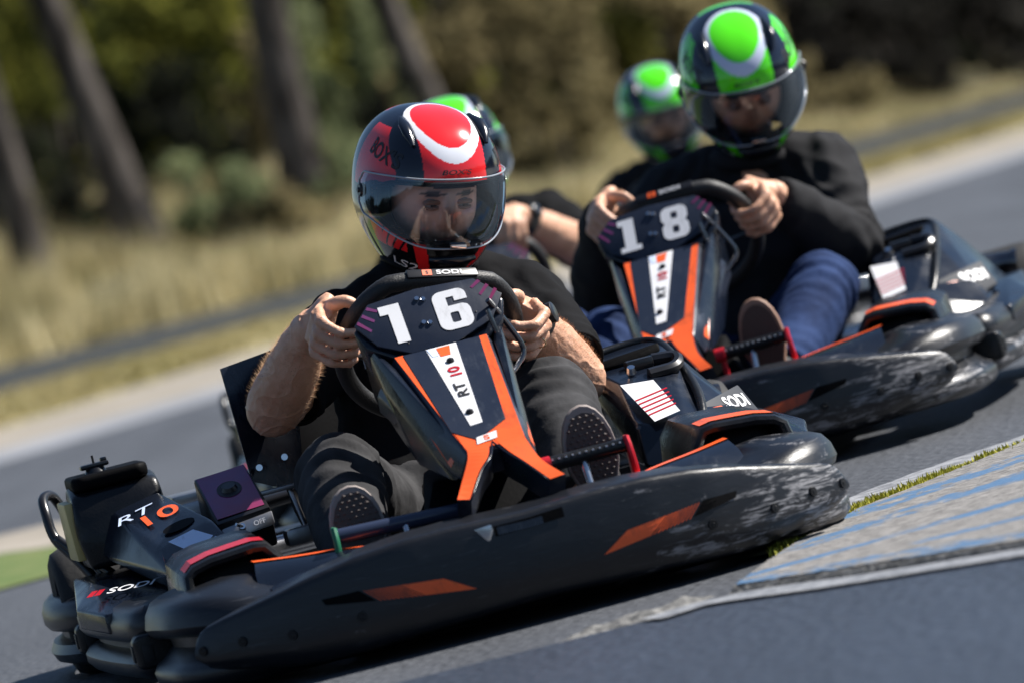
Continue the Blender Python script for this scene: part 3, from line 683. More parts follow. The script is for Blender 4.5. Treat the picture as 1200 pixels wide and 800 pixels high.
    st = mesh('pod_sticker', prism(f6, [(-.032, .072), (.026, .062), (.040, -.058), (-.010, -.072)], .0005, .012), M['white'], o, smooth=False)
    for i in range(5): mesh('sticker_line', prism(f6, [(-.014-.002*i, -.050+.014*i), (-.014-.002*i, -.046+.014*i), (.040, -.030+.014*i), (.040, -.034+.014*i)], .0004, .0130), M['redmetal'], st, smooth=False)
    mesh('pod_slot', hull([Vector(p) for p in ((-.18, .345, .330), (-.18, .470, .342), (-.13, .345, .322), (-.13, .465, .328), (-.14, .345, .336), (-.14, .465, .345))], .004), M['matt'], o, angle=35)
    mesh('pod_top_rail', join(tube(catmull([Vector(p) for p in ((-.16, .350, .318), (-.22, .345, .342), (-.25, .41, .350), (-.24, .475, .345), (-.14, .488, .312), (.02, .484, .248), (.12, .460, .18))], 5), .0085, 8)), M['plastic'], o)
    mesh('pod_latch', join(box((-.10, .415, .318), (.035, .05, .02), .006), tube(catmull([Vector(p) for p in ((-.10, .44, .32), (-.09, .48, .315), (-.06, .47, .30), (-.05, .42, .298))], 4), .011, 8)), M['frame'], o, angle=40)
    mesh('pod_screw', disc((-.06, .392, .308), (.5, 0, .85), .009, .012, 8), M['chrome'], o, angle=30)
    Q = [Vector(p) for p in ((.16, .628, .143), (.175, .48, .140), (-.12, .47, .176), (-.14, .612, .188), (.0, .662, .155), (-.35, .63, .190), (-.33, .46, .185))]
    lg = mesh('side_ledge', hull(Q+[p-Vector((0, 0, .035)) for p in Q], .008, 3), M['hood'], k, angle=35)
    f7 = Frame((.00, .538, .206), (-.70, .70, -.05), (-.35, -.35, .86))
    pn = mesh('sodi_panel', slab(f7, [(-.075, .022), (.070, .045), (.075, -.020), (-.055, -.050)], .035, .004), M['dullpanel'], o, angle=35)
    mesh('panel_mark', f7.put(shape([rrect(-.017, -.022, .017, .014, .006)]), -.036, -.004, .0012), M['orange'], pn, smooth=False)
    mesh('panel_text', f7.put(text('SODI', .028, .03, 0, .85), .026, .012, .0012), M['white'], pn, smooth=False)
    mesh('exhaust_box', join(tube(catmull([Vector(p) for p in ((-.42, .40, .22), (-.46, .50, .22), (-.48, .56, .21), (-.48, .60, .205))], 4), .026, 16), tube([(-.48, .60, .205), (-.48, .612, .203)], [.030, .030], 16)), M['gun'], k, angle=50)

def chassis(k):
    fl = mesh('floor_tray', hull([Vector(p) for p in ((.74, .28, .04), (.74, -.28, .04), (.2, .31, .04), (.2, -.31, .04), (-.3, .28, .04), (-.3, -.28, .04), (.74, .28, .046), (.74, -.28, .046), (-.3, .28, .046), (-.3, -.28, .046), (.2, .31, .046), (.2, -.31, .046))], 0), M['frame'], k, smooth=False)
    for s in (-1, 1):
        mesh('frame_rail', tube(catmull([Vector((x, s*y, z)) for x, y, z in ((.80, .12, .07), (.78, .26, .07), (.60, .33, .075), (.2, .34, .08), (-.3, .33, .09), (-.95, .34, .10))], 5), .015, 10), M['frame'], k)
        mesh('stub_axle', rod((.45, s*.33, .13), (.45, s*.46, .13), .016), M['steel'], k)
        mesh('tie_rod', rod((.40, s*.05, .13), (.40, s*.42, .12), .007, 8), M['steel'], k)
    mesh('front_cross_tube', tube([(.79, -.26, .10), (.79, .26, .10)], .014, 10), M['frame'], k)
    mesh('rear_axle', rod((-.60, -.6, .14), (-.60, .6, .14), .02), M['steel'], k)
    mesh('brake_cylinder', join(rod((.70, .0, .150), (.70, .13, .156), .024, 16), disc((.70, .13, .156), (0, 1, 0), .026, .006, 16), disc((.70, .075, .153), (0, 1, 0), .027, .006, 16)), M['frame'], k, angle=40)
    mesh('cylinder_band', rod((.70, .088, .1535), (.70, .094, .1537), .027, 20), M['steel'], k, angle=40)
    mesh('nose_inner_block', hull([Vector(p) for p in ((.64, -.14, .05), (.64, .14, .05), (.60, -.12, .17), (.60, .12, .17), (.54, -.08, .24), (.54, .08, .24), (.45, -.10, .05), (.45, .10, .05), (.45, -.08, .26), (.45, .08, .26))], .01), M['matt'], k, angle=35)
    # seat
    def seat(u, v):
        a = (u-.5)*2; t = v
        x = -.02-.36*sm(0, .55, t)-.14*t; z = .055+.40*max(0, t-.30)**1.15*1.25
        wd = .175+.03*sin(pi*t); e = abs(a)**2.2
        return Vector((x+.10*e*sm(.3, .9, t), a*wd, z+.12*e*(1-t*.4)))
    mesh('bucket_seat', solid(grid(seat, 16, 20), .008), M['matt'], k, angle=60)
    # black rectangular guard plate beside the seat
    a, b, c, d = Vector((-.255, -.292, .490)), Vector((-.30, -.150, .503)), Vector((-.24, -.20, .24)), Vector((-.20, -.292, .285))
    mesh('black_guard_plate', hull([p+Vector((q, 0, 0)) for p in (a, b, c, d) for q in (0, -.004)], .0008, 1), M['hood'], k, smooth=False)
    for p in ((-.196, -.274, .305), (-.196, -.226, .312)): mesh('bolt', join(disc(p, (1, 0, .15), .0075, .006)), M['chrome'], k, angle=30)
    mesh('seat_bracket', join(box((-.08, -.27, .265), (.03, .09, .008), .002), rod((-.08, -.245, .265), (-.06, -.235, .19), .005), box((-.05, -.235, .18), (.06, .08, .03), .008)), M['alu'], k, angle=35)
    # pedals : brake (driver's left) and throttle (driver's right)
    for s, m_, nm in ((1, M['redmetal'], 'brake_pedal'), (-1, M['green'], 'throttle_pedal')):
        y0, y1 = (.078, .226) if s > 0 else (-.270, -.045); z0, z1 = (.226, .226) if s > 0 else (.200, .190)
        b = mesh(nm, rod((.665, y0, z0), (.665, y1, z1), .0125, 14), M['plastic'] if s > 0 else M['sheenbar'], k, angle=40)
        yo = y1 if s > 0 else y0; zo = z1 if s > 0 else z0; yi = y0 if s > 0 else y1; zi = z0 if s > 0 else z1
        if s > 0:
            for i in range(12):
                y = y0+.012+i*.0115; mesh('grip_tick', box((.6765, y, .2325), (.002, .0035, .0028), 0), M['white'], b, smooth=False)
        mesh('pedal_bracket', join(hull([Vector((.665+x, yo+y, z)) for x in (-.010, .010) for y in (0, s*.006) for z in (.13, zo+.016)], .002), tube(catmull([Vector((.672, yo+s*.003, zo+.014)), Vector((.680, yo+s*.004, zo-.01)), Vector((.676, yo+s*.006, zo-.05)), Vector((.66, yo+s*.004, .12))], 4), .0055, 8)), m_, b, angle=40)
        mesh('pedal_bracket', join(rod((.665, yi+s*.012, zi), (.66, yi+s*.010, .12), .006), rod((.67, yi, zi), (.67, yi+s*.02, zi), .0145)), m_ if s > 0 else M['green'], b, angle=40)
        mesh('pedal_stem', tube(catmull([Vector((.665, (y0+y1)/2, z0)), Vector((.69, (y0+y1)/2, .14)), Vector((.66, (y0+y1)/2, .05))], 4), .007, 8), M['steel'], b)
    mesh('foot_strap', tube(catmull([Vector(p) for p in ((.63, .235, .075), (.655, .228, .14), (.60, .235, .15))], 4), .006, 8), M['redmetal'], k)
    # engine and radiator bits behind the driver
    mesh('engine_block', join(box((-.45, -.36, .17), (.22, .18, .20), .01), box((-.45, -.36, .275), (.15, .12, .02), .004)), M['alu'], k, angle=35)
    mesh('rear_cross_bar', tube(catmull([Vector(p) for p in ((-.55, -.60, .17), (-.62, -.3, .22), (-.62, .3, .22), (-.55, .60, .17))], 5), .013, 8), M['frame'], k)

def make_kart(num, steer, label, group='racing go-karts on the track'):
    k = empty('go_kart', label, 'go-kart', group)
    make_front_panel(k); ring_front(k); rear_ring(k); joint_tabs(k)
    for s in (-1, 1):
        side_ring(k, s); arch(k, s); fairing_inner(k, s)
        wheel(k, .45, s*.435, .105, .125, steer*.35); wheel(k, -.60, s*.560, .120, .18)
    front_deck(k); nose(k, num); steering(k, steer); pods(k); chassis(k)
    return k

def copy_tree(o, parent=None, skip=()):
    if o.name.split('.')[0] in skip: return None
    c = o.copy(); COL.objects.link(c); c.parent = parent
    for ch in o.children: copy_tree(ch, c, skip)
    return c

# ------------------------------------------------------------------ HELMETS
def hsurf(th, ph, out=0.0):
    """helmet surface: th azimuth (0 front, + to wearer's left), ph elevation"""
    d = Vector((cos(ph)*cos(th), cos(ph)*sin(th), sin(ph)))
    az = .149 if d.z > 0 else .158
    ax = .168 if d.x > 0 else .172
    ay = .124
    p = 2.35
    r = (abs(d.x/ax)**p+abs(d.y/ay)**p+abs(d.z/az)**p)**(-1/p)
    q = d*(r+out)
    # chin bar pushed forward, rear tucked in, sides narrowing downwards
    lo = sm(-.02, -.12, q.z)
    if q.x > 0: q.x += .012*lo*max(0, d.x); q.y *= 1-.12*lo
    else: q.x *= 1-.10*lo; q.y *= 1-.10*lo
    q.z = max(q.z, -.150) if q.z < 0 else q.z
    return q
def helmet_colour(p, main, pale, navy, deco):
    x, y, z = p; ay = abs(y)
    th = degrees(atan2(y, x)); at = abs(th)
    s = degrees(atan2(z, max(x, -.2) if x > 0 else x))   # angle up the midline from the front
    if z > .030-.02*sm(60, 100, at):
        # centre band with oval
        if s < 150 and ay < .058:
            e1 = ((s-64)/29.5)**2+(y/.0515)**2
            e2 = ((s-61.5)/37)**2+(y/.064)**2
            if e1 < 1: return main
            if e2 < 1: return pale
            return main if s < 60 or s > 112 else navy
        # navy band flaring
        if at > 41+max(0, z-.05)*330 and at < 108-60*max(0, z-.04) and z < .119: return main
        return navy
    # below: cheek hatching and chin stripes
    if z < -.03:
        if 33 < at < 74 and z > -.092+.0002*(at-33):
            q = (at*.9+z*300) % 8.0
            return main if q > 2.3 or at > 57 else navy
        if z > -.145 and 20-(-.06-z)*60 < at < 29-(-.06-z)*60: return main
        return (.006, .006, .007)
    if 84 < at < 140 and -.05 < z < .03: return main if (at+z*300) % 60 < 14 else (.006, .006, .007)
    return (.006, .006, .007)
def make_helmet(parent, Mx, colours, nu, nv, visor, script=True):
    main, pale, navy = colours
    zlo = -58
    vs, cols, fs = [], [], []
    P = [[hsurf(2*pi*i/nu, radians(zlo+(90-zlo)*j/nv)) for i in range(nu)] for j in range(nv+1)]
    def in_port(th, z):
        th = (th+pi) % (2*pi)-pi; a = abs(degrees(th))
        if a > 64: return False
        top = .034-.008*sm(30, 64, a); bot = -.066+.026*sm(20, 64, a)
        return bot < z < top
    for j in range(nv+1):
        for i in range(nu):
            vs.append(P[j][i]); cols.append(helmet_colour(P[j][i], main, pale, navy, 0))
    for j in range(nv):
        for i in range(nu):
            i2 = (i+1) % nu; c = (P[j][i]+P[j+1][i2])/2
            if in_port(2*pi*(i+.5)/nu, c.z): continue
            fs.append((j*nu+i, j*nu+i2, (j+1)*nu+i2, (j+1)*nu+i))
    me = bpy.data.meshes.new('helmet_shell'); me.from_pydata([tuple(v) for v in vs], [], fs)
    at = me.color_attributes.new('Col', 'FLOAT_COLOR', 'POINT')
    at.data.foreach_set('color', np.array([(*c, 1) for c in cols], dtype=np.float32).ravel())
    o = link('helmet', me, M['helmet'], parent); o.matrix_local = Mx
    # inner padding
    pad = []
    for j in range(25):
        row = []
        for i in range(48):
            th, ph = 2*pi*i/48, radians(zlo+(90-zlo)*j/24); row.append(hsurf(th, ph)*.90)
        pad.append(row)
    vv = [p for r in pad for p in r]; ff = []
    for j in range(24):
        for i in range(48):
            i2 = (i+1) % 48; c = (pad[j][i]+pad[j+1][i2])/2
            if in_port(2*pi*(i+.5)/48, c.z*1.0) : continue
            ff.append((j*48+i, (j+1)*48+i, (j+1)*48+i2, j*48+i2))
    mesh('helmet_lining', (vv, ff), M['matt'], o)
    # port edge gasket
    edge = []
    for t in range(80):
        a = 2*pi*t/80; th = radians(66)*max(-1, min(1, 1.15*cos(a))); sgn = sin(a)
        a_ = abs(degrees(th)); top = .036-.008*sm(30, 64, a_); bot = -.068+.026*sm(20, 64, a_)
        k_ = max(-1, min(1, 1.25*sgn)); z = (top+bot)/2+(top-bot)/2*k_
        # find ph for z
        lo_, hi_ = radians(-45), radians(45)
        for _ in range(18):
            mid = (lo_+hi_)/2
            if hsurf(th, mid).z < z: lo_ = mid
            else: hi_ = mid
        edge.append(hsurf(th, lo_, .001))
    mesh('port_gasket', tube(edge, .0042, 8, closed=True), M['matt'], o)
    # visor
    def vf(u, v, out):
        th = radians(-86+172*u); a = abs(degrees(th)); top = .044-.006*sm(35, 86, a); bot = -.076+.042*sm(15, 80, a)
        e = 1
        zc = (top+bot)/2; hh = (top-bot)/2*(1-.45*sm(78, 86, a)); z = zc+hh*(2*v-1)
        lo_, hi_ = radians(-50), radians(50)
        for _ in range(14):
            mid = (lo_+hi_)/2
            if hsurf(th, mid).z < z: lo_ = mid
            else: hi_ = mid
        return hsurf(th, lo_, out)
    vis = mesh('visor', grid(lambda u, v: vf(u, v, .0065), 72, 14), visor, o)
    rim = [vf(u/60, 0, .0068) for u in range(61)]+[vf(1, v/8, .0068) for v in range(1, 8)]+[vf(1-u/60, 1, .0068) for u in range(61)]+[vf(0, 1-v/8, .0068) for v in range(1, 8)]
    mesh('visor_edge', tube(rim, .0019, 6, closed=True), M['glassrim'], vis)
    for s in (-1, 1):
        c = vf(.5+s*.47, .55, .008); mesh('visor_pivot', join(disc(c, (0, s, 0), .013, .004, 18), disc(c+V(0, s*.004, 0), (0, s, 0), .005, .003, 10)), M['frame'], vis, angle=40)
    c = vf(.5, .05, .009); mesh('visor_tab', box(c, (.008, .03, .008), .002), M['chrome'], vis, angle=30)
    # vents on the crown
    for s in (-1, 1):
        vc = hsurf(radians(s*38), radians(46), .003)
        a_, b_ = hsurf(radians(s*30), radians(36), .004), hsurf(radians(s*62), radians(62), .003)
        mesh('crown_vent', tube([a_, a_.lerp(b_, .3)+vc.normalized()*.008, a_.lerp(b_, .6)+vc.normalized()*.009, b_], [(.003, .004), (.007, .011), (.007, .012), (.002, .004)], 10), M['hood'], o, angle=60)
    mesh('chin_vent', tube([hsurf(radians(a), radians(-36), .002) for a in (-20, -8, 0, 8, 20)], [(.004, .004), (.008, .006), (.009, .007), (.008, .006), (.004, .004)], 10), M['hood'], o)
    mesh('neck_roll', tube([hsurf(2*pi*i/48, radians(zlo+1), -.004)+V(0, 0, -.002) for i in range(48)], .008, 8, closed=True), M['matt'], o)
    if script:
        def wrap(data, th0, z0, m, sx=1.0, tilt=0):
            vs2 = []
            for p in data[0]:
                c, q = cos(tilt), sin(tilt); px, py = p[0]*c-p[1]*q, p[0]*q+p[1]*c
                th = th0+px/.138; z = z0+py
                lo_, hi_ = radians(-56), radians(84)
                for _ in range(18):
                    mid = (lo_+hi_)/2
                    if hsurf(th, mid).z < z: lo_ = mid
                    else: hi_ = mid
                vs2.append(hsurf(th, lo_, .0009))
            return mesh('helmet_text', (vs2, data[1]), m, o, smooth=False)
        wrap(text("BOX'S", .0085, .01, .25, 1.5), 0, .0565, M['ink'])
        wrap(text("BOX'S", .030, .02, .2, 1.0), radians(-60), .078, M['ink'], tilt=radians(-10))
        wrap(text("BOX'S", .030, .02, .2, 1.0), radians(60), .078, M['ink'], tilt=radians(10))
        wrap(text("LS2", .017, .01, .25, 2.2), radians(-46), -.118, M['white'], tilt=radians(-8))
        wrap(text("LS2", .017, .01, .25, 2.2), radians(46), -.118, M['white'], tilt=radians(8))
    return o
M['glassrim'] = mat('clear_visor_edge', (.35, .38, .42), .12, .2)

# ------------------------------------------------------------------ HEAD
def head_data(nu=96, nv=72):
    """head centred at the eyes' height, x forward; returns verts, faces, colours"""
    vs, cols = [], []
    g = lambda y, z, cy, cz, sy, sz: exp(-((y-cy)/sy)**2-((z-cz)/sz)**2)
    for j in range(nv+1):
        ph = radians(-88+176*j/nv)
        for i in range(nu):
            th = 2*pi*i/nu; d = Vector((cos(ph)*cos(th), cos(ph)*sin(th), sin(ph)))
            ax, ay, az = (.092, .074, .118)
            r = (abs(d.x/ax)**2.2+abs(d.y/ay)**2.2+abs(d.z/az)**2.2)**(-1/2.2); q = d*r
            if q.z < -.02: q.y *= 1-.30*sm(-.02, -.11, q.z)
            c = [.80, .50, .38]
            if q.x > 0:
                y, z = q.y, q.z
                q.x += .010*g(abs(y), z, .024, .022, .026, .010)          # brows
                q.x -= .014*g(abs(y), z, .031, .000, .017, .012)          # sockets
                q.x += .010*g(y, z, 0, .004, .010, .02)
                q.x += .026*g(y, z, 0, -.030, .011+.0, .016)+.014*g(y, z, 0, -.014, .008, .022)   # nose
                q.x += .006*g(abs(y), z, .014, -.036, .007, .008)
                q.x += .007*g(y, z, 0, -.060, .022, .007)+.006*g(y, z, 0, -.072, .018, .007)
                q.x -= .004*g(y, z, 0, -.066, .024, .003)
                q.x += .008*g(y, z, 0, -.095, .02, .012)
                q.x += .005*g(abs(y), z, .045, -.02, .016, .018)
                if g(abs(y), z, .030, .0195, .021, .0055) > .45: c = [.045, .028, .02]
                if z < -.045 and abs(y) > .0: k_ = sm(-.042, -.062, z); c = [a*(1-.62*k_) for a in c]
                if g(y, z, 0, -.066, .024, .007) > .5: c = [.30, .11, .09]
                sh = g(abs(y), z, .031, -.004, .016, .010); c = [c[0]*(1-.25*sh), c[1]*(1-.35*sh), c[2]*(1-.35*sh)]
            if q.z > .062 or q.x < -.01: c = [.02, .017, .015]
            vs.append(q); cols.append((*c, 1))
    fs = [(j*nu+i, j*nu+(i+1) % nu, (j+1)*nu+(i+1) % nu, (j+1)*nu+i) for j in range(nv) for i in range(nu)]
    return vs, fs, cols

# ------------------------------------------------------------------ PEOPLE
def hand(side, grip, tangent, forward, wrist, th_up=1):
    """closed hand round a bar. grip point on bar axis, tangent along bar (towards the thumb side), forward = away from the driver"""
    t = tangent.normalized(); n = (forward-t*forward.dot(t)).normalized()
    o = t.cross(n); 
    if o.dot(Vector((0, side, 0))) < 0: o = -o      # outward from wheel centre
    parts = []
    def at(ang, r, tt): a = radians(ang); return grip+o*(r*cos(a))+n*(r*sin(a))+t*tt
    offs = (.033, .0115, -.0105, -.0315); ln = (.96, 1.05, 1.0, .84)
    for i in range(4):
        tt = offs[i]; k = ln[i]; jit = (-4, 3, 0, -6)[i]
        pts = [at(-42, .058, tt*.80), at(6+jit, .051*k**.5, tt), at(58+jit, .041*k**.3, tt+.001), at(112+jit*1.5, .031, tt+.001), at(158+jit*2, .0275, tt-.001), at(196*k+jit*2, .0265, tt-.001)]
        rs = [.0100, .0108, .0092, .0086, .0078, .0062]
        if i == 3: rs = [r*.88 for r in rs]
        if i == 1: rs = [r*1.04 for r in rs]
        p2, r2 = [pts[0]], [rs[0]]
        for q in range(1, 6):
            m_ = pts[q-1].lerp(pts[q], .5); cc = grip+t*tt; m_ = cc+(m_-cc)*(1.05 if q in (2, 3) else 1.0)
            p2 += [m_, pts[q]]; r2 += [(rs[q-1]+rs[q])*.5*.86, rs[q]]
        parts.append(stube(p2, r2, 12, 4))
        for (pp, rr) in ((pts[1], rs[1]*1.10), (pts[3], rs[3]*1.08)): parts.append(ball(pp, rr))
        parts.append(ball(pts[-1], rs[-1]))
    # palm
    pc = [at(-10, .050, 0), at(-45, .052, -.002), at(-72, .058, -.004), at(-80, .080, -.006)]
    pa = [at(-38, .058, .028), at(-42, .060, .010), at(-42, .060, -.010), at(-38, .055, -.030)]
    parts.append(hull([at(2, .045, .030), at(2, .046, -.030), at(8, .056, .012), at(-30, .068, .028), at(-30, .066, -.030), at(-52, .036, .030), at(-52, .036, -.030),
                       at(-62, .078, .022), at(-66, .080, -.022), at(-90, .055, .020), at(-90, .055, -.022), at(-78, .090, .014), at(-80, .092, -.016), at(-92, .088, .012), at(-92, .088, -.014)], .010, 3))
    palm_end = at(-82, .086, -.002)
    # thumb: leaves the side of the palm near its base, lies along and over the bar
    tb = [at(-78, .066, .016), at(-70, .044, .040), at(-85, .030, .054), at(-128, .027, .050), at(-158, .027, .044)]
    parts.append(stube(tb, [.014, .0125, .0105, .0095, .0075], 12, 5)); parts.append(ball(tb[-1], .0075))
    # wrist
    mid = palm_end.lerp(wrist, .5)
    parts.append(stube([at(-72, .070, 0), palm_end, mid, wrist], [(.016, .027), (.018, .028), (.019, .026), (.021, .026)], 16, 5, ref=o))
    return parts
def ball(c, r, n=10, s=(1, 1, 1)):
    c = Vector(c); vs = []; fs = []
    for j in range(n+1):
        ph = -pi/2+pi*j/n
        for i in range(n): a = 2*pi*i/n; vs.append(c+Vector((r*s[0]*cos(ph)*cos(a), r*s[1]*cos(ph)*sin(a), r*s[2]*sin(ph))))
    for j in range(n):
        for i in range(n): fs.append((j*n+i, j*n+(i+1) % n, (j+1)*n+(i+1) % n, (j+1)*n+i))
    return vs, fs
def clean(d):
    bm = bmesh.new()
    v = [bm.verts.new(p) for p in d[0]]
    for f in d[1]:
        try: bm.faces.new([v[i] for i in f])
        except ValueError: pass
    bmesh.ops.remove_doubles(bm, verts=bm.verts[:], dist=1e-5); return bm_out(bm)
def fold(me, amp, scale, stretch=(1, 1, 1), seed=0, joints=()):
    """cloth folds: displace along normals with ridged noise, denser near the joints"""
    nrm = [v.normal.copy() for v in me.vertices]
    for v, n in zip(me.vertices, nrm):
        p = v.co; q = Vector((p.x*stretch[0]+seed, p.y*stretch[1], p.z*stretch[2]))*scale
        a = 1-abs(noise.noise(q))*2.4; b = noise.noise(q*2.3+Vector((3, 1, 7)))
        k = .55
        for (jp, jr, ax) in joints:
            d = p-jp; L_ = d.length; wgt = exp(-(L_/jr)**2); k += .5*wgt
            t = d.dot(ax); a += wgt*1.1*sin(t*150+noise.noise(q*.8)*5)
        v.co = p+n*amp*k*(a*.8+b*.5)
def make_person(name, label, group, J, top, legs, shoes, helm, voxel, root_m, long_sleeve=False, watch=0, hm=None, res=(256, 150), ringf=False):
    g = tag(bpy.data.objects.new('person', None), label, 'person', group); COL.objects.link(g); g.matrix_world = root_m
    hip, chest, neck, head = J['hip'], J['chest'], J['neck'], J['head']
    body = []
    sk, sh, tr = [], [], []
    # torso
    lat = (J['shL']-J['shR']).normalized()
    def torso(gr):
        pts = [hip+V(-.02, 0, -.05), hip, hip.lerp(chest, .5)+V(-.015, 0, 0), chest, chest.lerp(neck, .55)]
        rs = [(.125+gr, .09+gr), (.150+gr, .105+gr), (.142+gr, .10+gr), (.165+gr, .115+gr), (.13+gr, .09+gr)]
        return stube(pts, rs, 20, 5, ref=lat)
    def sh_line(gr):
        return stube([J['shR'], J['shR'].lerp(neck, .5)+V(-.01, 0, .004), neck+V(-.01, 0, -.012), J['shL'].lerp(neck, .5)+V(-.01, 0, .004), J['shL']], [.052+gr, .056+gr, .062+gr, .056+gr, .052+gr], 16, 5)
    def arm(s, gr, t1=1.0, fore=True):
        a, e, w_ = J['sh'+s], J['el'+s], J['wr'+s]
        pts = [a, a.lerp(e, .4), a.lerp(e, .8), e]; rs = [.056+gr, .053+gr, .049+gr, .048+gr]
        if fore: pts += [e.lerp(w_, .22), e.lerp(w_, .55), e.lerp(w_, .85), w_]; rs += [.052+gr, .047+gr, (.034+gr), (.027+gr)]
        return pts, rs
    sk += [clean(torso(-.01)), sh_line(-.008)]
    sk.append(stube([neck+V(0, 0, -.03), neck.lerp(head, .4), head+V(-.01, 0, -.04)], [.062, .056, .058], 16, 5))
    Hm = hm
    for s, sg in (('R', -1), ('L', 1)):
        p_, r_ = arm(s, 0); sk.append(stube(p_, r_, 18, 4)); sk.append(ball(J['el'+s], .047)); sk.append(ball(J['sh'+s], .056))
        gp, tg = J['grip'+s], J['tan'+s]
        sk += hand(sg, gp, tg, WN, J['wr'+s])
        kn, an, hp = J['kn'+s], J['an'+s], hip+V(.0, sg*.085, -.01)
        lp = [hp, hp.lerp(kn, .45), hp.lerp(kn, .85), kn, kn.lerp(an, .25), kn.lerp(an, .6), an]
        sk.append(stube(lp, [.085, .075, .060, .057, .055, .046, .038], 16, 4))
        lr = [.098, .088, .072, .072, .070, .062, .056]
        tr.append(stube(lp[:-1]+[an.lerp(kn, .10)], lr, 20, 4)); tr.append(ball(kn+V(.0, 0, .004), .068, 12))
        tr.append(ball(hp, .09, 10))
        # sleeve
        a, e, w_ = J['sh'+s], J['el'+s], J['wr'+s]
        if long_sleeve:
            sh.append(stube([a, a.lerp(e, .45), a.lerp(e, .85), e, e.lerp(w_, .3), e.lerp(w_, .65), e.lerp(w_, .92)], [.074, .072, .064, .064, .062, .055, .045], 20, 5)); sh.append(ball(e, .062, 12))
        else:
            sh.append(stube([a, a.lerp(e, .35), a.lerp(e, .66), a.lerp(e, .80)], [.070, .069, .066, .064], 20, 5))
        sh.append(ball(a, .069, 12))
        # shoe: sole faces forwards
        ft = J['ft'+s]    # toe top
        heel = Vector((ft.x+.015, an.y*.5+ft.y*.5, ft.z-.235)); heel.z = max(.062, heel.z)
        up = (ft-heel).normalized(); nf = Vector((1, 0, .12)); nf = (nf-up*nf.dot(up)).normalized(); sd_ = up.cross(nf)
        L_ = (ft-heel).length+.02
        frm = Frame(heel, sd_ if sd_.y > 0 else -sd_, up)
        if frm.n.x < 0: frm.n = -frm.n
        def outl(sc=1.0, n=28):
            o_ = []
            for i in range(n):
                a_ = 2*pi*i/n; yy = .5-.5*cos(a_)
                wv = .033+.012*sm(.35, .75, yy)-.006*sm(.3, .45, yy)*sm(.6, .45, yy)
                prof = sqrt(max(0, 1-abs(2*yy-1)**3.2)); o_.append(((1 if a_ < pi else -1)*wv*prof*sc, (yy-.5)*L_*sc+L_*.5-.01))
            return o_
        upper = loft([[frm(x*k_, (y-L_*.5)*k2+L_*.5, z) for x, y in outl()] for z, k_, k2 in ((-.012, 1, 1), (-.03, .97, .97), (-.050, .86, .88), (-.068, .62, .66), (-.078, .3, .4))])
        sho = mesh('shoe', upper, M['shoe'] if shoes == 'black' else M['blackdenim'], g)
        col = stube([heel+up*.05-frm.n*.055, an.lerp(heel+up*.06-frm.n*.05, .35), an.lerp(J['kn'+s], .06)], [.040, .043, .046], 14, 5); mesh('shoe_collar', col, M['shoe'], sho)
        mesh('sole_edge', loft([[frm(x*k_, (y-L_*.5)*k_+L_*.5, z) for x, y in outl()] for z, k_ in ((-.016, 1.02), (-.010, 1.05), (.000, 1.05), (.004, 1.02))]), M['soleedge'] if shoes == 'black' else M['brownedge'], sho, angle=40)
        so_ = mesh('sole', prism(frm, outl(.93), .003, .0062), M['sole'] if shoes == 'black' else M['brownsole'], sho, angle=30)
        if voxel < .005 and shoes == 'black':
            tr_ = []
            for a_ in range(8):
                for b_ in range(26):
                    x, y = (a_-3.5)*.0115+(b_ % 2)*.0057, b_*.0092+.002
                    yy = (y+.01)/L_
                    if not (0.03 < yy < .97): continue
                    if abs(x) > (.033+.012*sm(.35, .75, yy))*sqrt(max(0, 1-abs(2*yy-1)**3.2))*.84: continue
                    tr_.append((x, y))
            vv, ff = [], []
            for x, y in tr_:
                n0 = len(vv); vv += [frm(x+.0045, y, .0063), frm(x, y+.0036, .0063), frm(x-.0045, y, .0063), frm(x, y-.0036, .0063), frm(x, y, .0078)]; ff += [(n0, n0+1, n0+4), (n0+1, n0+2, n0+4), (n0+2, n0+3, n0+4), (n0+3, n0, n0+4)]
            mesh('sole_tread', (vv, ff), M['sole'], so_, smooth=False)
    sh += [clean(torso(.014)), sh_line(.010)]
    tr.append(stube([hip+V(-.05, 0, -.04), hip+V(0, 0, .0), hip.lerp(chest, .25)], [(.16, .11), (.165, .115), (.155, .11)], 20, 5, ref=lat))
    me = remesh(join(*sk), voxel, 2, .5)
    nr = [v.normal.copy() for v in me.vertices]
    for v, n_ in zip(me.vertices, nr):      # muscle, tendon and vein relief
        p = v.co; kf = 1 if min((p-J['gripL']).length, (p-J['gripR']).length) > .085 else .25
        v.co = p+n_*(.0028*kf*noise.noise(p*24)+.0016*kf*max(0, 1-9*abs(noise.noise(Vector((p.x*9, p.y*26, p.z*26)))))+.0005*noise.noise(p*150))
    link('body', me, M['skin'], g)
    me = remesh(join(*sh), .008 if voxel < .005 else .012, 2, .5)
    fold(me, .0085, 10, (1, 1.2, 1.6), 3.3, [(J['elR'], .10, (J['elR']-J['shR']).normalized()), (J['elL'], .10, (J['elL']-J['shL']).normalized()), (J['shL']+V(.03, -.04, -.05), .12, V(.2, .8, .5)), (J['shR']+V(.03, .04, -.05), .12, V(.2, -.8, .5))])
    link('shirt' if not long_sleeve else 'sweatshirt', me, top, g)
    me = remesh(join(*tr), .008 if voxel < .005 else .012, 2, .5)
    fold(me, .0062, 9, (1.4, 1, 1.2), 8.1, [(J['knR'], .13, (J['anR']-J['knR']).normalized()), (J['knL'], .13, (J['anL']-J['knL']).normalized()), (J['anL'], .10, (J['anL']-J['knL']).normalized()), (J['anR'], .1, (J['anR']-J['knR']).normalized())])
    link('trousers', me, legs, g)
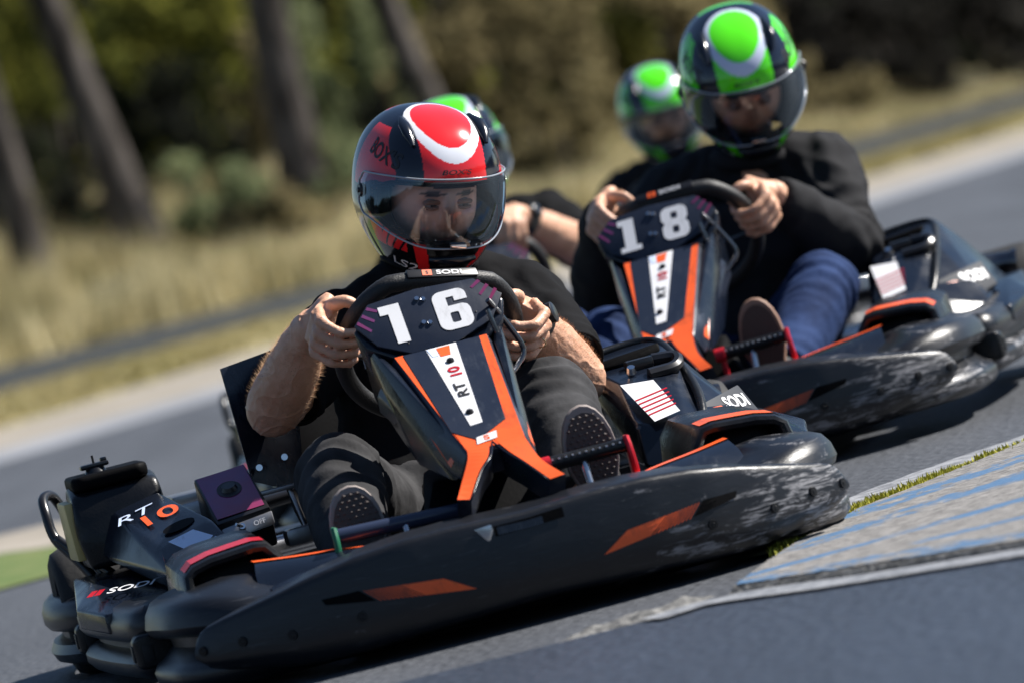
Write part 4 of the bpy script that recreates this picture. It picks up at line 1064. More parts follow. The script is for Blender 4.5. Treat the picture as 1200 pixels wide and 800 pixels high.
    if not long_sleeve:      # sleeve hems
        for s in 'RL':
            a, e = J['sh'+s], J['el'+s]; c = a.lerp(e, .795); d = (e-a).normalized(); x_ = d.orthogonal().normalized(); y_ = d.cross(x_)
            mesh('sleeve_hem', tube([c+x_*.064*cos(2*pi*i/32)+y_*.064*sin(2*pi*i/32) for i in range(32)], .004, 8, closed=True), top, g)
    # collar
    d = (head-neck).normalized(); x_ = lat; x_ = (x_-d*x_.dot(d)).normalized(); y_ = d.cross(x_); c = neck+d*.022
    mesh('collar', tube([c+x_*.070*cos(2*pi*i/32)+y_*.066*sin(2*pi*i/32)-d*.01*sin(2*pi*i/32) for i in range(32)], (.014 if not long_sleeve else .022), 10, closed=True), top, g)
    # head inside helmet
    hv, hf, hc = head_data(96, 72) if voxel < .005 else head_data(40, 30)
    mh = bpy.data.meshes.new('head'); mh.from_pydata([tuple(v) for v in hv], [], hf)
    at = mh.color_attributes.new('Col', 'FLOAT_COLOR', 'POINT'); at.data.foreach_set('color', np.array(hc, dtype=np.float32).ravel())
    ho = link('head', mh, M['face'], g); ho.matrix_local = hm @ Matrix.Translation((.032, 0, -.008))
    for s in (-1, 1):
        c = Vector((.0760, s*.030, -.001)); mesh('eye', ball(c, .0115, 14), M['eye'], ho)
        mesh('iris', disc(c+V(.0103, -s*0+.001, 0), (1, 0, 0), .0056, .0014, 14), M['iris'], ho)
        mesh('eyelid', tube([c+V(.0115*cos(a)+.001, .0130*sin(a), .0030+.0022*cos(a)) for a in [radians(q) for q in range(-80, 81, 16)]], .0044, 8), M['lid'], ho)
        mesh('eyelid', tube([c+V(.0098*cos(a)+.002, .0125*sin(a), -.0050-.001*cos(a)) for a in [radians(q) for q in range(-75, 76, 15)]], .0028, 8), M['lid'], ho)
    make_helmet(g, hm, helm[0], res[0], res[1], helm[1])
    if watch:
        s = 'L'; a, b = J['wrL'], J['elL']; c = a.lerp(b, .13); d = (b-a).normalized(); x_ = d.orthogonal().normalized(); y_ = d.cross(x_)
        wt = mesh('watch', join(loft([[c+d*dd+(x_*cos(2*pi*i/28)+y_*sin(2*pi*i/28))*rr for i in range(28)] for dd, rr in ((-.014, .027), (-.014, .0375), (.014, .0405), (.014, .029))], caps=False)), M['strap'], g, angle=40)
        n_ = (V(.6, .6, .4)-d*V(.6, .6, .4).dot(d)).normalized(); mesh('watch_case', tube([c+n_*.034, c+n_*.044, c+n_*.046], [.019, .019, .016], 20), M['frame'], wt, angle=40)
    if ringf:
        t = J['tanL'].normalized(); n = (WN-t*WN.dot(t)).normalized(); o = t.cross(n); o = o if o.y > 0 else -o
        a_ = radians(34); c = J['gripL']+o*(.046*cos(a_))+n*(.046*sin(a_))-t*.0105; dr = (-o*sin(a_)+n*cos(a_)); 
        x_ = t; y_ = dr.cross(t)
        mesh('ring', tube([c+x_*.0108*cos(2*pi*i/24)+y_*.0108*sin(2*pi*i/24) for i in range(24)], .0014, 6, closed=True), M['ring'], g)
    return g
M['lid'] = mat('eyelid_skin', (.30, .17, .12), .5)
def arm_hair(g, J, s, n=420):
    """fine short hairs on the bare forearm, one object"""
    r = random.Random(3); vs, fs = [], []
    a, b = J['el'+s], J['wr'+s]; d = (b-a).normalized(); x_ = d.orthogonal().normalized(); y_ = d.cross(x_)
    for i in range(n):
        t = r.uniform(-.02, .86); an = r.uniform(0, 2*pi); q = x_*cos(an)+y_*sin(an)
        rad = lin([(0, .045), (.22, .050), (.55, .045), (.85, .032), (1, .026)], t)
        p = a.lerp(b, t)+q*rad; tip = p+q*r.uniform(.004, .010)+d*r.uniform(.004, .011)+y_*r.uniform(-.004, .004)
        w_ = q.cross(d).normalized()*.00026; k = len(vs); vs += [p-w_, p+w_, tip]; fs.append((k, k+1, k+2))
    o = mesh('forearm_hair', (vs, fs), M['hair'], g, smooth=False); o['kind'] = 'stuff'

def rotm(fx, up, c):
    x = Vector(fx).normalized(); u = Vector(up); z = (u-x*u.dot(x)).normalized(); y = z.cross(x)
    return Matrix(((x.x, y.x, z.x, c[0]), (x.y, y.y, z.y, c[1]), (x.z, y.z, z.z, c[2]), (0, 0, 0, 1)))
def kart_matrix(X, Y, psi, lean):
    a, le = radians(psi), radians(lean)
    f = Vector((sin(a), -cos(a), 0)); l = Vector((cos(a), sin(a), 0)); u = Vector((0, 0, 1))
    l2 = l*cos(le)-u*sin(le); u2 = u*cos(le)+l*sin(le)
    # lean lifts one side: keep the lower side on the road
    return Matrix(((f.x, l2.x, u2.x, X), (f.y, l2.y, u2.y, Y), (f.z, l2.z, u2.z, abs(sin(le))*.45), (0, 0, 0, 1)))
def head_matrix(Mk, local_c, yaw, pitch, roll):
    """yaw: degrees turned to the picture's right from facing the camera; pitch down; roll: crown towards picture right. result in kart space"""
    y, p, r = radians(yaw), radians(pitch), radians(roll)
    f = Vector((sin(y)*cos(p), -cos(y)*cos(p), -sin(p))); R3 = Vector((cos(y), sin(y), 0)); U = Vector((0, 0, 1))*cos(p)+Vector((sin(y), -cos(y), 0))*sin(p)
    up = U*cos(r)+R3*sin(r)
    Wm = rotm(f, up, (0, 0, 0)); L = Mk.to_3x3().inverted() @ Wm.to_3x3(); L = L.to_4x4(); L.translation = Vector(local_c); return L
def wheel_tan(ang, steer=0):
    return (wheel_pt(ang+4, .152, 0, steer)-wheel_pt(ang-4, .152, 0, steer)).normalized()

RED = ((.78, .020, .024), (.80, .82, .88), (.004, .006, .014))
GRN = ((.10, .78, .010), (.60, .66, .82), (.004, .006, .016))
M16 = kart_matrix(-.186, 9.895, 8.825, -.17)
M18 = kart_matrix(.438, 12.06, -10, -2.4)
M4 = kart_matrix(-.065, 13.75, 4, 0)
M3 = kart_matrix(.575, 17.3, -9, 0)
S16 = radians(-15)
k16 = make_kart('16', S16, 'black and orange go-kart with number 16 plate and scuffed front bumper, nearest the camera')
k16.matrix_world = M16
k18 = copy_tree(k16, skip=('number', 'steering_wheel'))
k18['label'] = 'black and orange go-kart with number 18 plate, following on the right'; k18.matrix_world = M18
for c in k18.children:
    if c.name.startswith('number_plate'):
        fb = PL
        for ch, dx in (('1s', -.058), ('8', .040)): mesh('number', fb.put(shape(digit(ch)), dx, .004, .0052), M['white'], c, smooth=False)
steering(k18, 0)
kk = [c for c in k18.children if c.name.startswith('steering_column')]
if len(kk) > 1: bpy.data.objects.remove(kk[0])
k4 = copy_tree(k16, skip=('number',)); k4['label'] = 'blurred go-kart mostly hidden behind the number 16 kart'; k4.matrix_world = M4
k3 = copy_tree(k16, skip=('number',)); k3['label'] = 'farthest blurred go-kart behind the number 18 kart'; k3.matrix_world = M3

def joints(head, neck, chest, shR, shL, elR, elL, aR, aL, knR, knL, ftR, ftL, steer, hip=(-.20, .0, .15)):
    J = dict(hip=Vector(hip), chest=Vector(chest), neck=Vector(neck), head=Vector(head), shR=Vector(shR), shL=Vector(shL), elR=Vector(elR), elL=Vector(elL), knR=Vector(knR), knL=Vector(knL), ftR=Vector(ftR), ftL=Vector(ftL))
    for s, a, sg in (('R', aR, -1), ('L', aL, 1)):
        gp = wheel_pt(a, .152, 0, 0); t = (wheel_pt(a+4, .152)-wheel_pt(a-4, .152)).normalized()
        if t.z < 0: t = -t
        J['grip'+s] = gp; J['tan'+s] = t
        n = (WN-t*WN.dot(t)).normalized(); o = t.cross(n); o = o if o.dot(V(0, sg, 0)) > 0 else -o
        base = gp+o*.022-n*.085
        d = (J['el'+s]-base).normalized(); J['wr'+s] = base+d*.045
    for s in 'RL':
        ft = J['ft'+s]; J['an'+s] = Vector((ft.x-.085, ft.y, max(.095, ft.z-.165)))
    return J
HC16 = (-.25, .147, .712)
J16 = joints(HC16, (-.27, .125, .545), (-.27, .07, .36), (-.285, -.055, .505), (-.285, .275, .475), (-.11, -.235, .400), (-.07, .300, .318), 160, -10,
             (.17, -.185, .270), (.16, .205, .305), (.600, -.225, .258), (.600, .178, .290), S16)
p16 = make_person('p', 'driver in red, white and black helmet and black T-shirt steering the number 16 kart', 'kart drivers', J16, M['blackcloth'], M['blackdenim'], 'black', (RED, M['visor']), .0026, M16,
                  watch=1, hm=head_matrix(M16, HC16, 17, 15, 11), res=(448, 256), ringf=True)
for s in 'RL': arm_hair(p16, J16, s, 3200)
HC18 = (-.22, .173, .757)
J18 = joints(HC18, (-.28, .135, .570), (-.27, .08, .38), (-.30, -.045, .560), (-.30, .285, .530), (-.10, -.225, .41), (-.13, .312, .345), 142, 8,
             (.17, -.20, .295), (.18, .265, .285), (.600, -.20, .24), (.600, .170, .300), 0)
p18 = make_person('p', 'driver in green helmet, long-sleeved black top and blue jeans steering the number 18 kart', 'kart drivers', J18, M['greycloth'], M['denim'], 'brown', (GRN, M['visor2']), .0036, M18,
                  long_sleeve=True, hm=head_matrix(M18, HC18, 0, 25, 1) @ Matrix.Scale(1.03, 4), res=(300, 170))
HC4 = (-.25, .055, .775)
J4 = joints(HC4, (-.28, .05, .59), (-.28, .03, .38), (-.30, -.11, .56), (-.30, .245, .575), (-.12, -.26, .38), (-.08, .322, .462), 165, 58, (.17, -.2, .28), (.17, .2, .28), (.6, -.2, .25), (.6, .2, .25), 0)
p4 = make_person('p', 'blurred driver with green helmet, bare forearm and watch, half hidden behind the red helmet', 'kart drivers', J4, M['blackcloth'], M['denim'], 'black', (GRN, M['visor2']), .006, M4,
                 watch=1, hm=head_matrix(M4, HC4, 12, 5, -4), res=(200, 120))
HC3 = (-.25, .0, .775)
J3 = joints(HC3, (-.28, .0, .60), (-.28, .0, .39), (-.30, -.175, .56), (-.30, .175, .56), (-.12, -.29, .38), (-.1, .29, .39), 165, 15, (.17, -.2, .28), (.17, .2, .28), (.6, -.2, .25), (.6, .2, .25), 0)
p3 = make_person('p', 'farthest driver in green helmet and black top, between the fourth helmet and the number 18 driver', 'kart drivers', J3, M['greycloth'], M['denim'], 'black', (GRN, M['visor2']), .006, M3,
                 long_sleeve=True, hm=head_matrix(M3, HC3, 6, 12, -3), res=(200, 120))
p3['label'] = 'farthest driver in green helmet and black top, left behind the number 18 driver'

exec_ground = True
# ------------------------------------------------------------------ GROUND, TRACK, KERB
def asphalt(name, c, c2, scale=220, rough=.62):
    m, t, b = nodes(name); L = t.links.new; tc = N(t, 'ShaderNodeTexCoord')
    n1 = N(t, 'ShaderNodeTexNoise', i_Scale=scale, i_Detail=4, i_Roughness=.7); L(tc.outputs['Object'], n1.inputs['Vector'])
    n2 = N(t, 'ShaderNodeTexNoise', i_Scale=.9, i_Detail=6); mp = N(t, 'ShaderNodeMapping'); mp.inputs['Rotation'].default_value = (0, 0, radians(-25)); mp.inputs['Scale'].default_value = (3, .35, 1)
    L(tc.outputs['Object'], mp.inputs[0]); L(mp.outputs[0], n2.inputs['Vector'])
    vo = N(t, 'ShaderNodeTexVoronoi', i_Scale=scale*.6); L(tc.outputs['Object'], vo.inputs['Vector'])
    r = N(t, 'ShaderNodeValToRGB'); L(n1.outputs[0], r.inputs[0]); r.color_ramp.elements[0].position = .3; r.color_ramp.elements[1].position = .72
    r.color_ramp.elements[0].color = (*c, 1); r.color_ramp.elements[1].color = (*c2, 1); r.color_ramp.elements[0].position = .34; r.color_ramp.elements[1].position = .68
    mx = N(t, 'ShaderNodeMixRGB', blend_type='MULTIPLY'); mx.inputs[0].default_value = .55; L(r.outputs[0], mx.inputs[1])
    r2 = N(t, 'ShaderNodeValToRGB'); L(n2.outputs[0], r2.inputs[0]); r2.color_ramp.elements[0].position = .35; r2.color_ramp.elements[1].position = .65
    r2.color_ramp.elements[0].color = (.62, .62, .62, 1); r2.color_ramp.elements[1].color = (1.15, 1.15, 1.15, 1); L(r2.outputs[0], mx.inputs[2])
    L(mx.outputs[0], b.inputs['Base Color']); b.inputs['Roughness'].default_value = rough
    bp = N(t, 'ShaderNodeBump', i_Strength=.8, i_Distance=.004); L(vo.outputs['Distance'], bp.inputs['Height']); L(bp.outputs[0], b.inputs['Normal'])
    return m
M['road'] = asphalt('track_asphalt', (.015, .018, .023), (.118, .126, .143), 75)
M['road2'] = asphalt('smooth_asphalt', (.009, .014, .024), (.040, .054, .082), 75, .55)
M['concrete'] = mat('kerb_concrete', (.07, .07, .068), .85, bump=.9, bscale=120, c2=(.20, .195, .185), vscale=60)
M['gravel'] = mat('pale_gravel', (.22, .195, .155), .9, bump=.6, bscale=60, c2=(.31, .275, .23), vscale=3)
M['rumble'] = mat('grey_white_kerb', (.18, .19, .21), .8, c2=(.26, .27, .295), vscale=2)
M['drygrass'] = mat('dry_mown_grass', (.24, .21, .075), .95, bump=.8, bscale=40, c2=(.36, .30, .145), vscale=1.5)
M['greengrass'] = mat('green_verge_grass', (.07, .12, .02), .95, bump=.8, bscale=40, c2=(.12, .15, .04), vscale=6)
M['soil'] = mat('woodland_soil', (.07, .06, .03), .95, bump=.8, bscale=20, c2=(.14, .125, .05), vscale=.8)
M['wornline'] = mat('worn_grey_line', (.13, .14, .16), .8, bump=.6, bscale=150, c2=(.26, .27, .29), vscale=40)
M['whitepaint'] = mat('worn_white_paint', (.14, .145, .16), .7, bump=.5, bscale=150, c2=(.30, .31, .33), vscale=30)

def sheet(name, pts, z, m, kind='structure'):
    o = mesh(name, ([Vector((x, y, z)) for x, y in pts], [tuple(range(len(pts)))]), m, smooth=False); o['kind'] = kind; return o
sheet('ground', [(-1500, -400), (1500, -400), (1500, 2500), (-1500, 2500)], -.012, M['soil'])
far = [(-9, 12.5), (-5, 19.5), (-2.39, 25.4), (-1.36, 27.4), (2.3, 33.8), (3.51, 36.9), (8, 46), (16, 60), (40, 90)]
road_pts = [(-40, -20), (40, -20), (60, 80)]+far[::-1]+[(-40, 8)]
sheet('track', road_pts, 0.0, M['road'])
def strip(name, A, B, z, m, kind='structure'):
    n = len(A); vs = [Vector((x, y, z)) for x, y in A]+[Vector((x, y, z)) for x, y in B]
    o = mesh(name, (vs, [(i, i+1, n+i+1, n+i) for i in range(n-1)]), m, smooth=False); o['kind'] = kind; return o
def offs(L_, d): return [(x-d*.55, y+d) for x, y in L_]
rumble_o = [(-10, 14.2), (-6, 21.4), (-2.8, 27.2), (-1.7, 29.2), (2.1, 36.0), (3.4, 39.2), (8, 49), (16, 64), (40, 95)]
grass_i = [(-11, 16.2), (-7, 24.4), (-3.3, 31.0), (-1.8, 36), (2.7, 43.5), (4.5, 49), (10, 62), (18, 76), (42, 105)]
grass_o = [(-14, 28), (-9.5, 37.5), (-4.2, 44.2), (-1.75, 48.8), (3.1, 54.5), (6.7, 66), (13, 84), (24, 100), (50, 130)]
path_o = [(-16, 40), (-11.5, 50), (-6.0, 61), (-2.2, 65), (4.0, 74), (9.5, 92), (16, 105), (27, 120), (54, 150)]
strip('kerb', far, rumble_o, .004, M['rumble'])
strip('gravel_verge', rumble_o, grass_i, .003, M['gravel'])
strip('grass_verge', grass_i, grass_o, .004, M['drygrass'])
M['dark'] = asphalt('shaded_service_path', (.007, .010, .012), (.016, .021, .024), 60, .9)  # shade lying on the path is put into its near-black colour
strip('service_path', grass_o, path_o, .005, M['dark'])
# rising wooded bank beyond
def bank(u, v):
    t = u*(len(path_o)-1); i = min(int(t), len(path_o)-2); f = t-i; x = path_o[i][0]*(1-f)+path_o[i+1][0]*f; y = path_o[i][1]*(1-f)+path_o[i+1][1]*f
    d = v**1.4*60; z = 1.25*sm(0, 11, d)+.02*max(0, d-11)
    return Vector((x-d*.4, y+d, .006+z+.12*noise.noise(Vector((x*.4, (y+d)*.4, 0)))*sm(0, 3, d)))
o = mesh('bank', grid(bank, 60, 30), M['soil']); o['kind'] = 'structure'
# green verge at the left, inside of the bend
sheet('green_verge', [(-6, 12.2), (-1.18, 14.3), (-1.02, 15.0), (-1.55, 16.2), (-6, 17.5)], .005, M['greengrass'])
sheet('pale_verge_edge', [(-6, 17.5), (-1.55, 16.2), (-1.02, 15.0), (-.95, 15.5), (-1.5, 17.4), (-6, 19.6)], .006, M['gravel'])

# raised painted kerb wedge at the front right
KZ = .014
W = [(.221, 8.585), (.645, 8.10), (1.3, 7.4), (2.2, 9.6), (1.6, 10.9), (.86, 10.22), (.66, 9.85), (.484, 9.55), (.36, 9.18), (.28, 8.86)]
def wedge():
    vs = []; n = len(W); c = Vector((sum(p[0] for p in W)/n, sum(p[1] for p in W)/n, 0))
    for (x, y) in W: vs.append(Vector((x, y, .0)))
    for (x, y) in W:
        d = (c-Vector((x, y, 0))).normalized()*.02; vs.append(Vector((x+d.x, y+d.y, KZ)))
    fs = [(i, (i+1) % n, n+(i+1) % n, n+i) for i in range(n)]+[tuple(range(n, 2*n))]
    return vs, fs
def kerb_mat():
    """worn concrete with blue painted stripes running along the kerb"""
    m, t, b = nodes('blue_striped_concrete'); L = t.links.new; tc = N(t, 'ShaderNodeTexCoord')
    mpk = N(t, 'ShaderNodeMapping'); mpk.inputs['Scale'].default_value = (.55, 1.0, 1); L(tc.outputs['Object'], mpk.inputs[0])
    n1 = N(t, 'ShaderNodeTexNoise', i_Scale=60, i_Detail=8, i_Roughness=.8); L(mpk.outputs[0], n1.inputs['Vector'])
    n2 = N(t, 'ShaderNodeTexNoise', i_Scale=11, i_Detail=6, i_Roughness=.7); L(tc.outputs['Object'], n2.inputs['Vector'])
    r = N(t, 'ShaderNodeValToRGB'); L(n1.outputs[0], r.inputs[0]); r.color_ramp.elements[0].position = .36; r.color_ramp.elements[1].position = .62
    r.color_ramp.elements[0].color = (.03, .03, .03, 1); r.color_ramp.elements[1].color = (.33, .315, .30, 1)
    a = N(t, 'ShaderNodeAttribute', attribute_name='Paint')
    ad = N(t, 'ShaderNodeMath', operation='MULTIPLY_ADD'); L(n2.outputs[0], ad.inputs[0]); ad.inputs[1].default_value = .5; L(a.outputs['Fac'], ad.inputs[2])
    ad2 = N(t, 'ShaderNodeMath', operation='MULTIPLY_ADD'); L(n1.outputs[0], ad2.inputs[0]); ad2.inputs[1].default_value = .9; L(ad.outputs[0], ad2.inputs[2])
    rr = N(t, 'ShaderNodeMapRange'); L(ad2.outputs[0], rr.inputs[0]); rr.inputs['From Min'].default_value = 1.22; rr.inputs['From Max'].default_value = 1.55
    mx = N(t, 'ShaderNodeMixRGB'); L(rr.outputs[0], mx.inputs[0]); L(r.outputs[0], mx.inputs[1]); mx.inputs[2].default_value = (.06, .14, .26, 1)
    L(mx.outputs[0], b.inputs['Base Color']); b.inputs['Roughness'].default_value = .8
    bp = N(t, 'ShaderNodeBump', i_Strength=.7, i_Distance=.004); L(n1.outputs[0], bp.inputs['Height']); L(bp.outputs[0], b.inputs['Normal']); return m
M['kerbpaint'] = kerb_mat()
vs, fs = wedge(); kb = mesh('kerb_wedge', (vs, fs), M['concrete'], smooth=False); kb['kind'] = 'structure'
# painted top as a fine sheet 2 mm above
stripes = [((.215, 8.66), (.66, 8.22), .085), ((.287, 8.72), (.708, 8.86), .055), ((.375, 9.05), (.761, 9.36), .11), ((.50, 9.44), (.81, 9.76), .10), ((.55, 8.55), (1.3, 8.42), .05)]
def seg_d(p, a, b):
    ax, ay = a; bx, by = b; ex, ey = bx-ax, by-ay; L2 = ex*ex+ey*ey; t = ((p[0]-ax)*ex+(p[1]-ay)*ey)/L2
    t = max(-.02, min(3, t)); qx, qy = ax+ex*t, ay+ey*t; return hypot(p[0]-qx, p[1]-qy)
def inside(p, P):
    c = False; j = len(P)-1
    for i in range(len(P)):
        if (P[i][1] > p[1]) != (P[j][1] > p[1]) and p[0] < (P[j][0]-P[i][0])*(p[1]-P[i][1])/(P[j][1]-P[i][1])+P[i][0]: c = not c
        j = i
    return c
cw = (sum(p[0] for p in W)/len(W), sum(p[1] for p in W)/len(W))
Wi = [(x+(cw[0]-x)*.022, y+(cw[1]-y)*.022) for x, y in W]
nx, ny = 210, 350; gx0, gx1, gy0, gy1 = .2, 1.3, 8.0, 10.6
idx = {}; vs = []; pv = []; fs = []
for j in range(ny+1):
    for i in range(nx+1):
        p = (gx0+(gx1-gx0)*i/nx, gy0+(gy1-gy0)*j/ny)
        if inside(p, Wi):
            idx[(i, j)] = len(vs); hgt = KZ+.0022+.0012*noise.noise(Vector((p[0]*40, p[1]*40, 0)))
            vs.append((p[0], p[1], hgt)); v = 0
            for a, b, wd in stripes:
                tt_ = Vector((b[0]-a[0], b[1]-a[1])).normalized(); al = p[0]*tt_.x+p[1]*tt_.y; ac = -p[0]*tt_.y+p[1]*tt_.x
                f_ = 1-sm(wd*.2, wd*1.1, seg_d(p, a, b)); g_ = noise.noise(Vector((al*5, ac*16, wd*50)))*.9+noise.noise(Vector((al*22, ac*60, 3)))*.7+noise.noise(Vector((al*70, ac*120, 9)))*.5
                v = max(v, f_*(.92+g_))
            pv.append(v)
for (i, j) in idx:
    q = [(i, j), (i+1, j), (i+1, j+1), (i, j+1)]
    if all(k in idx for k in q): fs.append([idx[k] for k in q])
me = bpy.data.meshes.new('kerb_paint'); me.from_pydata(vs, [], fs); at = me.attributes.new('Paint', 'FLOAT', 'POINT'); at.data.foreach_set('value', np.array(pv, dtype=np.float32))
o = link('kerb_paint', me, M['kerbpaint']); o['kind'] = 'structure'
# white worn line and moss along its outer edge
def ribbon(name, L_, wd, z, m, kind, jag=0):
    P = catmull([Vector((x, y, 0)) for x, y in L_], 14); vs = []
    for i, p in enumerate(P):
        t = (P[min(i+1, len(P)-1)]-P[max(i-1, 0)]).normalized(); n = Vector((-t.y, t.x, 0)); k = jag*noise.noise(p*12)
        vs += [p+n*(wd/2+k)+V(0, 0, z), p-n*(wd/2-k*.5)+V(0, 0, z)]
    o = mesh(name, (vs, [(2*i, 2*i+1, 2*i+3, 2*i+2) for i in range(len(P)-1)]), m, smooth=False); o['kind'] = kind; return o
ribbon('track_edge_line', [(.36, 9.42), (.42, 9.62), (.481, 9.79), (.66, 10.09), (.858, 10.35), (1.6, 11.1)], .15, .006, M['whitepaint'], 'structure', .012)
ribbon('kerb_joint_soil', [(.33, 9.16), (.40, 9.38), (.50, 9.64), (.68, 9.94), (.84, 10.18), (1.6, 10.98)], .09, .008, M['soil'], 'structure', .01)
r = random.Random(5); vs, fs = [], []; mossL = catmull([Vector((x, y, 0)) for x, y in [(.33, 9.14), (.40, 9.37), (.50, 9.62), (.68, 9.92), (.84, 10.17), (1.3, 10.7)]], 20)
for i in range(5200):
    t = r.random(); p = mossL[int(t*(len(mossL)-1))]+V(r.gauss(0, .014), r.gauss(0, .03), 0)
    if noise.noise(p*9) < -.12: continue
    h = r.uniform(.004, .014); a = r.uniform(0, pi); w_ = r.uniform(.002, .004); k = len(vs)
    vs += [p+V(-w_*cos(a), -w_*sin(a), .006), p+V(w_*cos(a), w_*sin(a), .006), p+V(r.uniform(-.006, .006), r.uniform(-.006, .006), .008+h)]; fs.append((k, k+1, k+2))
M['moss'] = mat('yellow_green_moss', (.26, .28, .02), .8, c2=(.50, .46, .06), vscale=60)
tag(mesh('moss', (vs, fs), M['moss'], smooth=False), 'yellow-green moss growing in the joint beside the striped kerb', 'moss', kind='stuff')
# smoother foreground asphalt with a pale edge of broken concrete
sheet('foreground_asphalt', [(-3, 7.0), (-3, 8.02), (-.60, 8.50), (-.25, 8.50), (.04, 8.50), (.215, 8.50), (.64, 8.02), (1.4, 7.2), (1.4, 5), (-3, 5)], .004, M['road2'])
def patch(u, v):
    x = -.06+.30*u; y = 8.50+.20*v; e = 1-max(abs(2*u-1)**2.5, abs(2*v-1)**2)
    return Vector((x, y+.06*(u-.5), -.004+.011*e+.010*noise.noise(Vector((x*16, y*11, 2)))+.004*noise.noise(Vector((x*60, y*40, 5)))))
o = mesh('broken_kerb_end', grid(patch, 70, 50), M['concrete']); o['kind'] = 'structure'
ribbon('kerb_gap_shade', [(.20, 8.565), (.40, 8.345), (.64, 8.085), (1.3, 7.38)], .035, .0075, M['matt'], 'structure', .02)  # gap below the kerb edge, its shadow put in as a black ribbon
ribbon('worn_edge_line', [(.10, 8.46), (.215, 8.495), (.40, 8.27), (.64, 8.015), (1.3, 7.30)], .085, .0085, M['wornline'], 'structure', .004)

# ------------------------------------------------------------------ TREES, SHRUBS, GRASS
M['bark'] = mat('pine_bark', (.03, .025, .022), .9, bump=1, bscale=8, c2=(.12, .105, .095), vscale=5, stretch=(1, 1, .3), spec=.1)
def leafm(name, c, c2):
    m = mat(name, c, .85, c2=c2, vscale=.9, spec=.08); b = m.node_tree.nodes['Principled BSDF']
    b.inputs['Transmission Weight'].default_value = 0; b.inputs['Subsurface Weight'].default_value = 0; return m
M['leafA'] = leafm('olive_leaves', (.03, .038, .005), (.17, .168, .024))
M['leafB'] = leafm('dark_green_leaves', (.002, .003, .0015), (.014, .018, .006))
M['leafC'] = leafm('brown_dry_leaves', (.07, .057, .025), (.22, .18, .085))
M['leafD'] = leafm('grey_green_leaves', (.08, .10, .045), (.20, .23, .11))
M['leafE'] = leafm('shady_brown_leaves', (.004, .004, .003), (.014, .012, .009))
M['straw'] = leafm('straw_grass', (.26, .23, .11), (.76, .66, .40))
def leaves(n, c, s, size, seed, clump=12):
    r = random.Random(seed); vs, fs = [], []
    cl = []
    for i in range(clump):
        while True:
            p = Vector((r.uniform(-1, 1), r.uniform(-1, 1), r.uniform(-1, 1)))
            if p.length < 1: break
        cl.append((p, r.uniform(.22, .42)))
    for i in range(n):
        q, rad = cl[r.randrange(clump)]
        d = Vector((r.gauss(0, 1), r.gauss(0, 1), r.gauss(0, 1))).normalized()*rad*r.uniform(.5, 1.05)
        p = q+d; p = Vector((c[0]+p.x*s[0], c[1]+p.y*s[1], c[2]+p.z*s[2]))
        a = Vector((r.gauss(0, 1), r.gauss(0, 1), r.gauss(0, 1))).normalized(); b = a.orthogonal().normalized(); z = size*r.uniform(.6, 1.4); k = len(vs)
        vs += [p-a*z, p+b*z*.45, p+a*z, p-b*z*.45]; fs.append((k, k+1, k+2, k+3))
    return vs, fs
def terrain_z(x, y):
    best = 0; 
    for i in range(len(path_o)-1):
        (x0, y0), (x1, y1) = path_o[i], path_o[i+1]
        # solve point = P(t) + d*(-.4,1)
        det = (x1-x0)*1-(y1-y0)*(-.4)
        t = ((x-x0)*1-(y-y0)*(-.4))/det
        if -.001 <= t <= 1.001:
            d = (y-y0)-(y1-y0)*t
            if d > 0: return .006+1.25*sm(0, 11, d)+.02*max(0, d-11)
    return 0
def pine(x, y, r_, lean, seed, label, h=11):
    z = terrain_z(x, y)-.1; g = empty('pine_tree', label, 'tree', 'pine trees on the bank'); g.location = (x, y, z)
    rr = random.Random(seed); P = [V(lean*h*t+.10*noise.noise(V(seed, t*3, 0))*h*.1, .02*h*t, h*t) for t in [i/10 for i in range(11)]]
    R = [r_*1.35, r_*1.05]+[r_*(1-.06*i) for i in range(1, 10)]
    P2 = catmull(P, 4); R2 = interp_list(R, 4)
    mesh('trunk', tube([p for p in P2], [q*(1+.06*noise.noise(V(i*.4, seed, 0))) for i, q in enumerate(R2)], 16), M['bark'], g)
    lim, lv = [], []
    for i in range(7):
        a = rr.uniform(0, 2*pi); t = rr.uniform(.62, .98); p = P2[int(t*(len(P2)-1))]; e = p+V(cos(a)*2.0, sin(a)*2.0, .9)
        lim.append(tube([p, p.lerp(e, .5)+V(0, 0, .15), e], [.09, .06, .02], 8)); lv.append(leaves(420, e, (1.3, 1.3, .7), .10, seed*9+i, 8))
    mesh('limbs', join(*lim), M['bark'], g); mesh('crown', join(*lv), M['leafB'], g, smooth=False)
    return g
def on_line(px_x, px_y, D):
    """ground-plan x for a picture column seen at distance D along the rolled horizon"""
    v = fwd+CR*((px_x-600)/6667)+CU*((400-px_y)/6667); return v.x/v.y*D
pine(on_line(165, 245, 72), 72, .26, -.145, 1, 'thick pine trunk leaning left, second from the left edge')
pine(on_line(20, 240, 70), 70, .21, -.02, 2, 'pine trunk cut by the left edge of the picture')
pine(on_line(362, 240, 74), 74, .30, .03, 3, 'broad dark upright pine trunk left of the red helmet')
pine(on_line(528, 140, 78), 78, .22, -.17, 4, 'pine trunk leaning left directly above the red helmet')
SH = []
def shrub(px, py, D, w_, h_, m, n, seed, label, cat='shrub', zoff=0):
    x = on_line(px, py, D); z = terrain_z(x, D)
    g = empty('shrub', label, cat, 'shrubs on the wooded bank'); g.location = (x, D, z)
    mesh('foliage', leaves(n, (0, 0, h_*.5+zoff), (w_, w_*.8, h_*.55), .085, seed, 16), m, g, smooth=False)
    mesh('stem', join(*[tube([V(0, 0, -.1), V(a, b, h_*.5)], [.05, .015], 6) for a, b in ((.2, .1), (-.25, 0), (.05, -.2))]), M['bark'], g)
